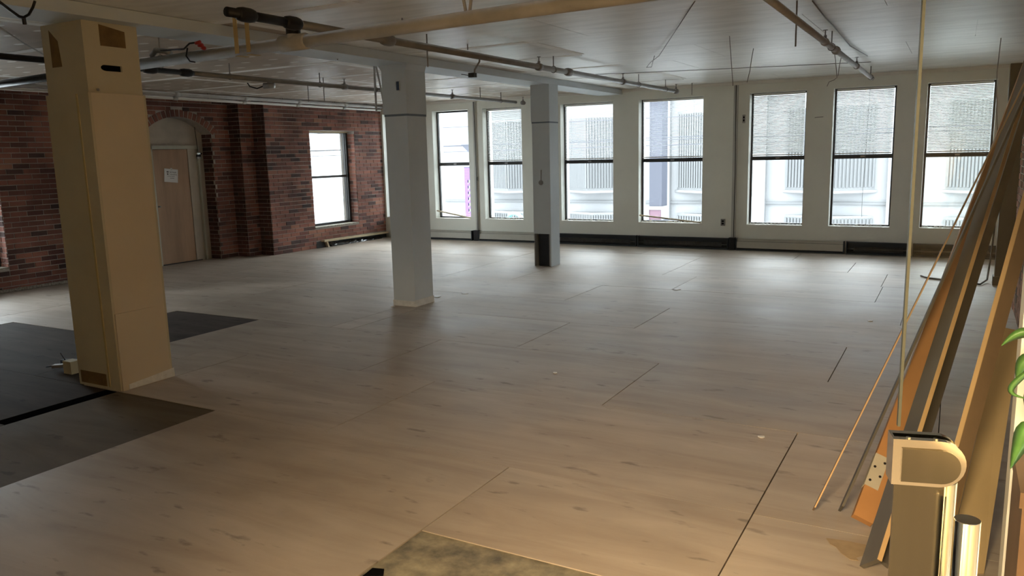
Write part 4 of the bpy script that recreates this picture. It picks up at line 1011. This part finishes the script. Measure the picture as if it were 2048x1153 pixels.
for px in (1518, 1790, 1330): x = onY(px, 400, YF).x; B('pilaster', 'facade', ob, x-.25, x+.25, YF-.25, YF, ZG, 4.7)
# slate pylon with framed foot
YP = 22.0; a, b = onY(1299, 300, YP), onY(1324, 300, YP); zf = onY(1310, 413, YP).z; zg = onY(1310, 440, YP).z
py_ = thing('sign_pylon', ((a.x+b.x)/2, YP, ZG), 'tall slate grey pylon standing in the street', 'pylon')
B('shaft', 'slate', py_, a.x, b.x, YP, YP+.5, zf, 9); B('foot', 'slate', py_, a.x-.05, b.x+.05, YP-.05, YP+.55, ZG, zg)
MB().box(a.x, b.x, YP, YP+.5, zg, zf-.1).build('panel', 'maroon', py_)
MB().box(a.x-.03, a.x, YP-.03, YP+.5, zg, zf).box(b.x, b.x+.03, YP-.03, YP+.5, zg, zf).box(a.x, b.x, YP-.03, YP+.5, zf-.1, zf).build('panel_frame', 'facade', py_)
# purple banner on a post
YB2 = 22.5; a, b = onY(928, 335, YB2), onY(947, 335, YB2); z1 = a.z; z0 = onY(935, 440, YB2).z
bn = thing('street_banner', (b.x+.1, YB2, ZG), 'purple street banner with white lettering on a lamp post', 'banner')
B('cloth', 'purple', bn, a.x, b.x, YB2, YB2+.03, z0, z1)
MB().tube([(b.x+.08, YB2+.02, ZG), (b.x+.08, YB2+.02, z1+1.2)], .06, 10).build('post', 'slate', bn)
MB().prism([(a.x-.1, YB2, z1+.75), (b.x+.1, YB2, z1+.75), (b.x+.1, YB2, z1+.25)], (0, .2, 0)).build('lamp_bracket', 'slate', bn)
MB().tube([(a.x, YB2+.015, z1), (b.x+.08, YB2+.015, z1)], .02, 8).tube([(a.x, YB2+.015, z0), (b.x+.08, YB2+.015, z0)], .02, 8).build('arm', 'slate', bn)
for k in range(6):
    zz = z1-.42-(z1-z0-.6)*k/6; MB().box(a.x+.13, b.x-.05, YB2-.004, YB2, zz-.09, zz).box(a.x+.13, a.x+.16, YB2-.004, YB2, zz-.13, zz).build('lettering', 'facade', bn.children[0])
# teal street lamp arm
YT = 20; pts = [onY(1019, 434, YT), onY(1020, 429, YT), onY(1026, 427, YT), onY(1034, 428, YT), onY(1041, 433, YT), onY(1046, 440, YT)]
q = pts[-1]; tl = thing('street_lamp', (q.x, YT, ZG), 'teal curved street lamp seen low in a window', 'street lamp')
MB().tube(pts+[Vector((q.x+.1, YT, ZG))], .06, 8).build('arm', 'teal', tl, smooth=True)
MB().tube([pts[0], pts[0]-Vector((0, 0, .12))], [.09, .16], 10).build('lamp_head', 'teal', tl, smooth=True)
for k, (y0_, y1_) in enumerate(((237, 231), (277, 272), (281, 277), (292, 288))):
    A_, B2 = onY(1283, y0_, 19), onY(1410, y1_, 19); d = B2-A_
    tag(MB().tube([A_-d*9, A_-d*2, A_, B2, B2+d*4, B2+d*12], .009, 5).build('power_line', 'slate'), ('overhead wire highest above the street behind the blinds', 'upper of two close overhead wires outside the windows', 'lower of two close overhead wires outside the windows', 'overhead wire lowest above the street')[k], 'power line', 'overhead power lines')
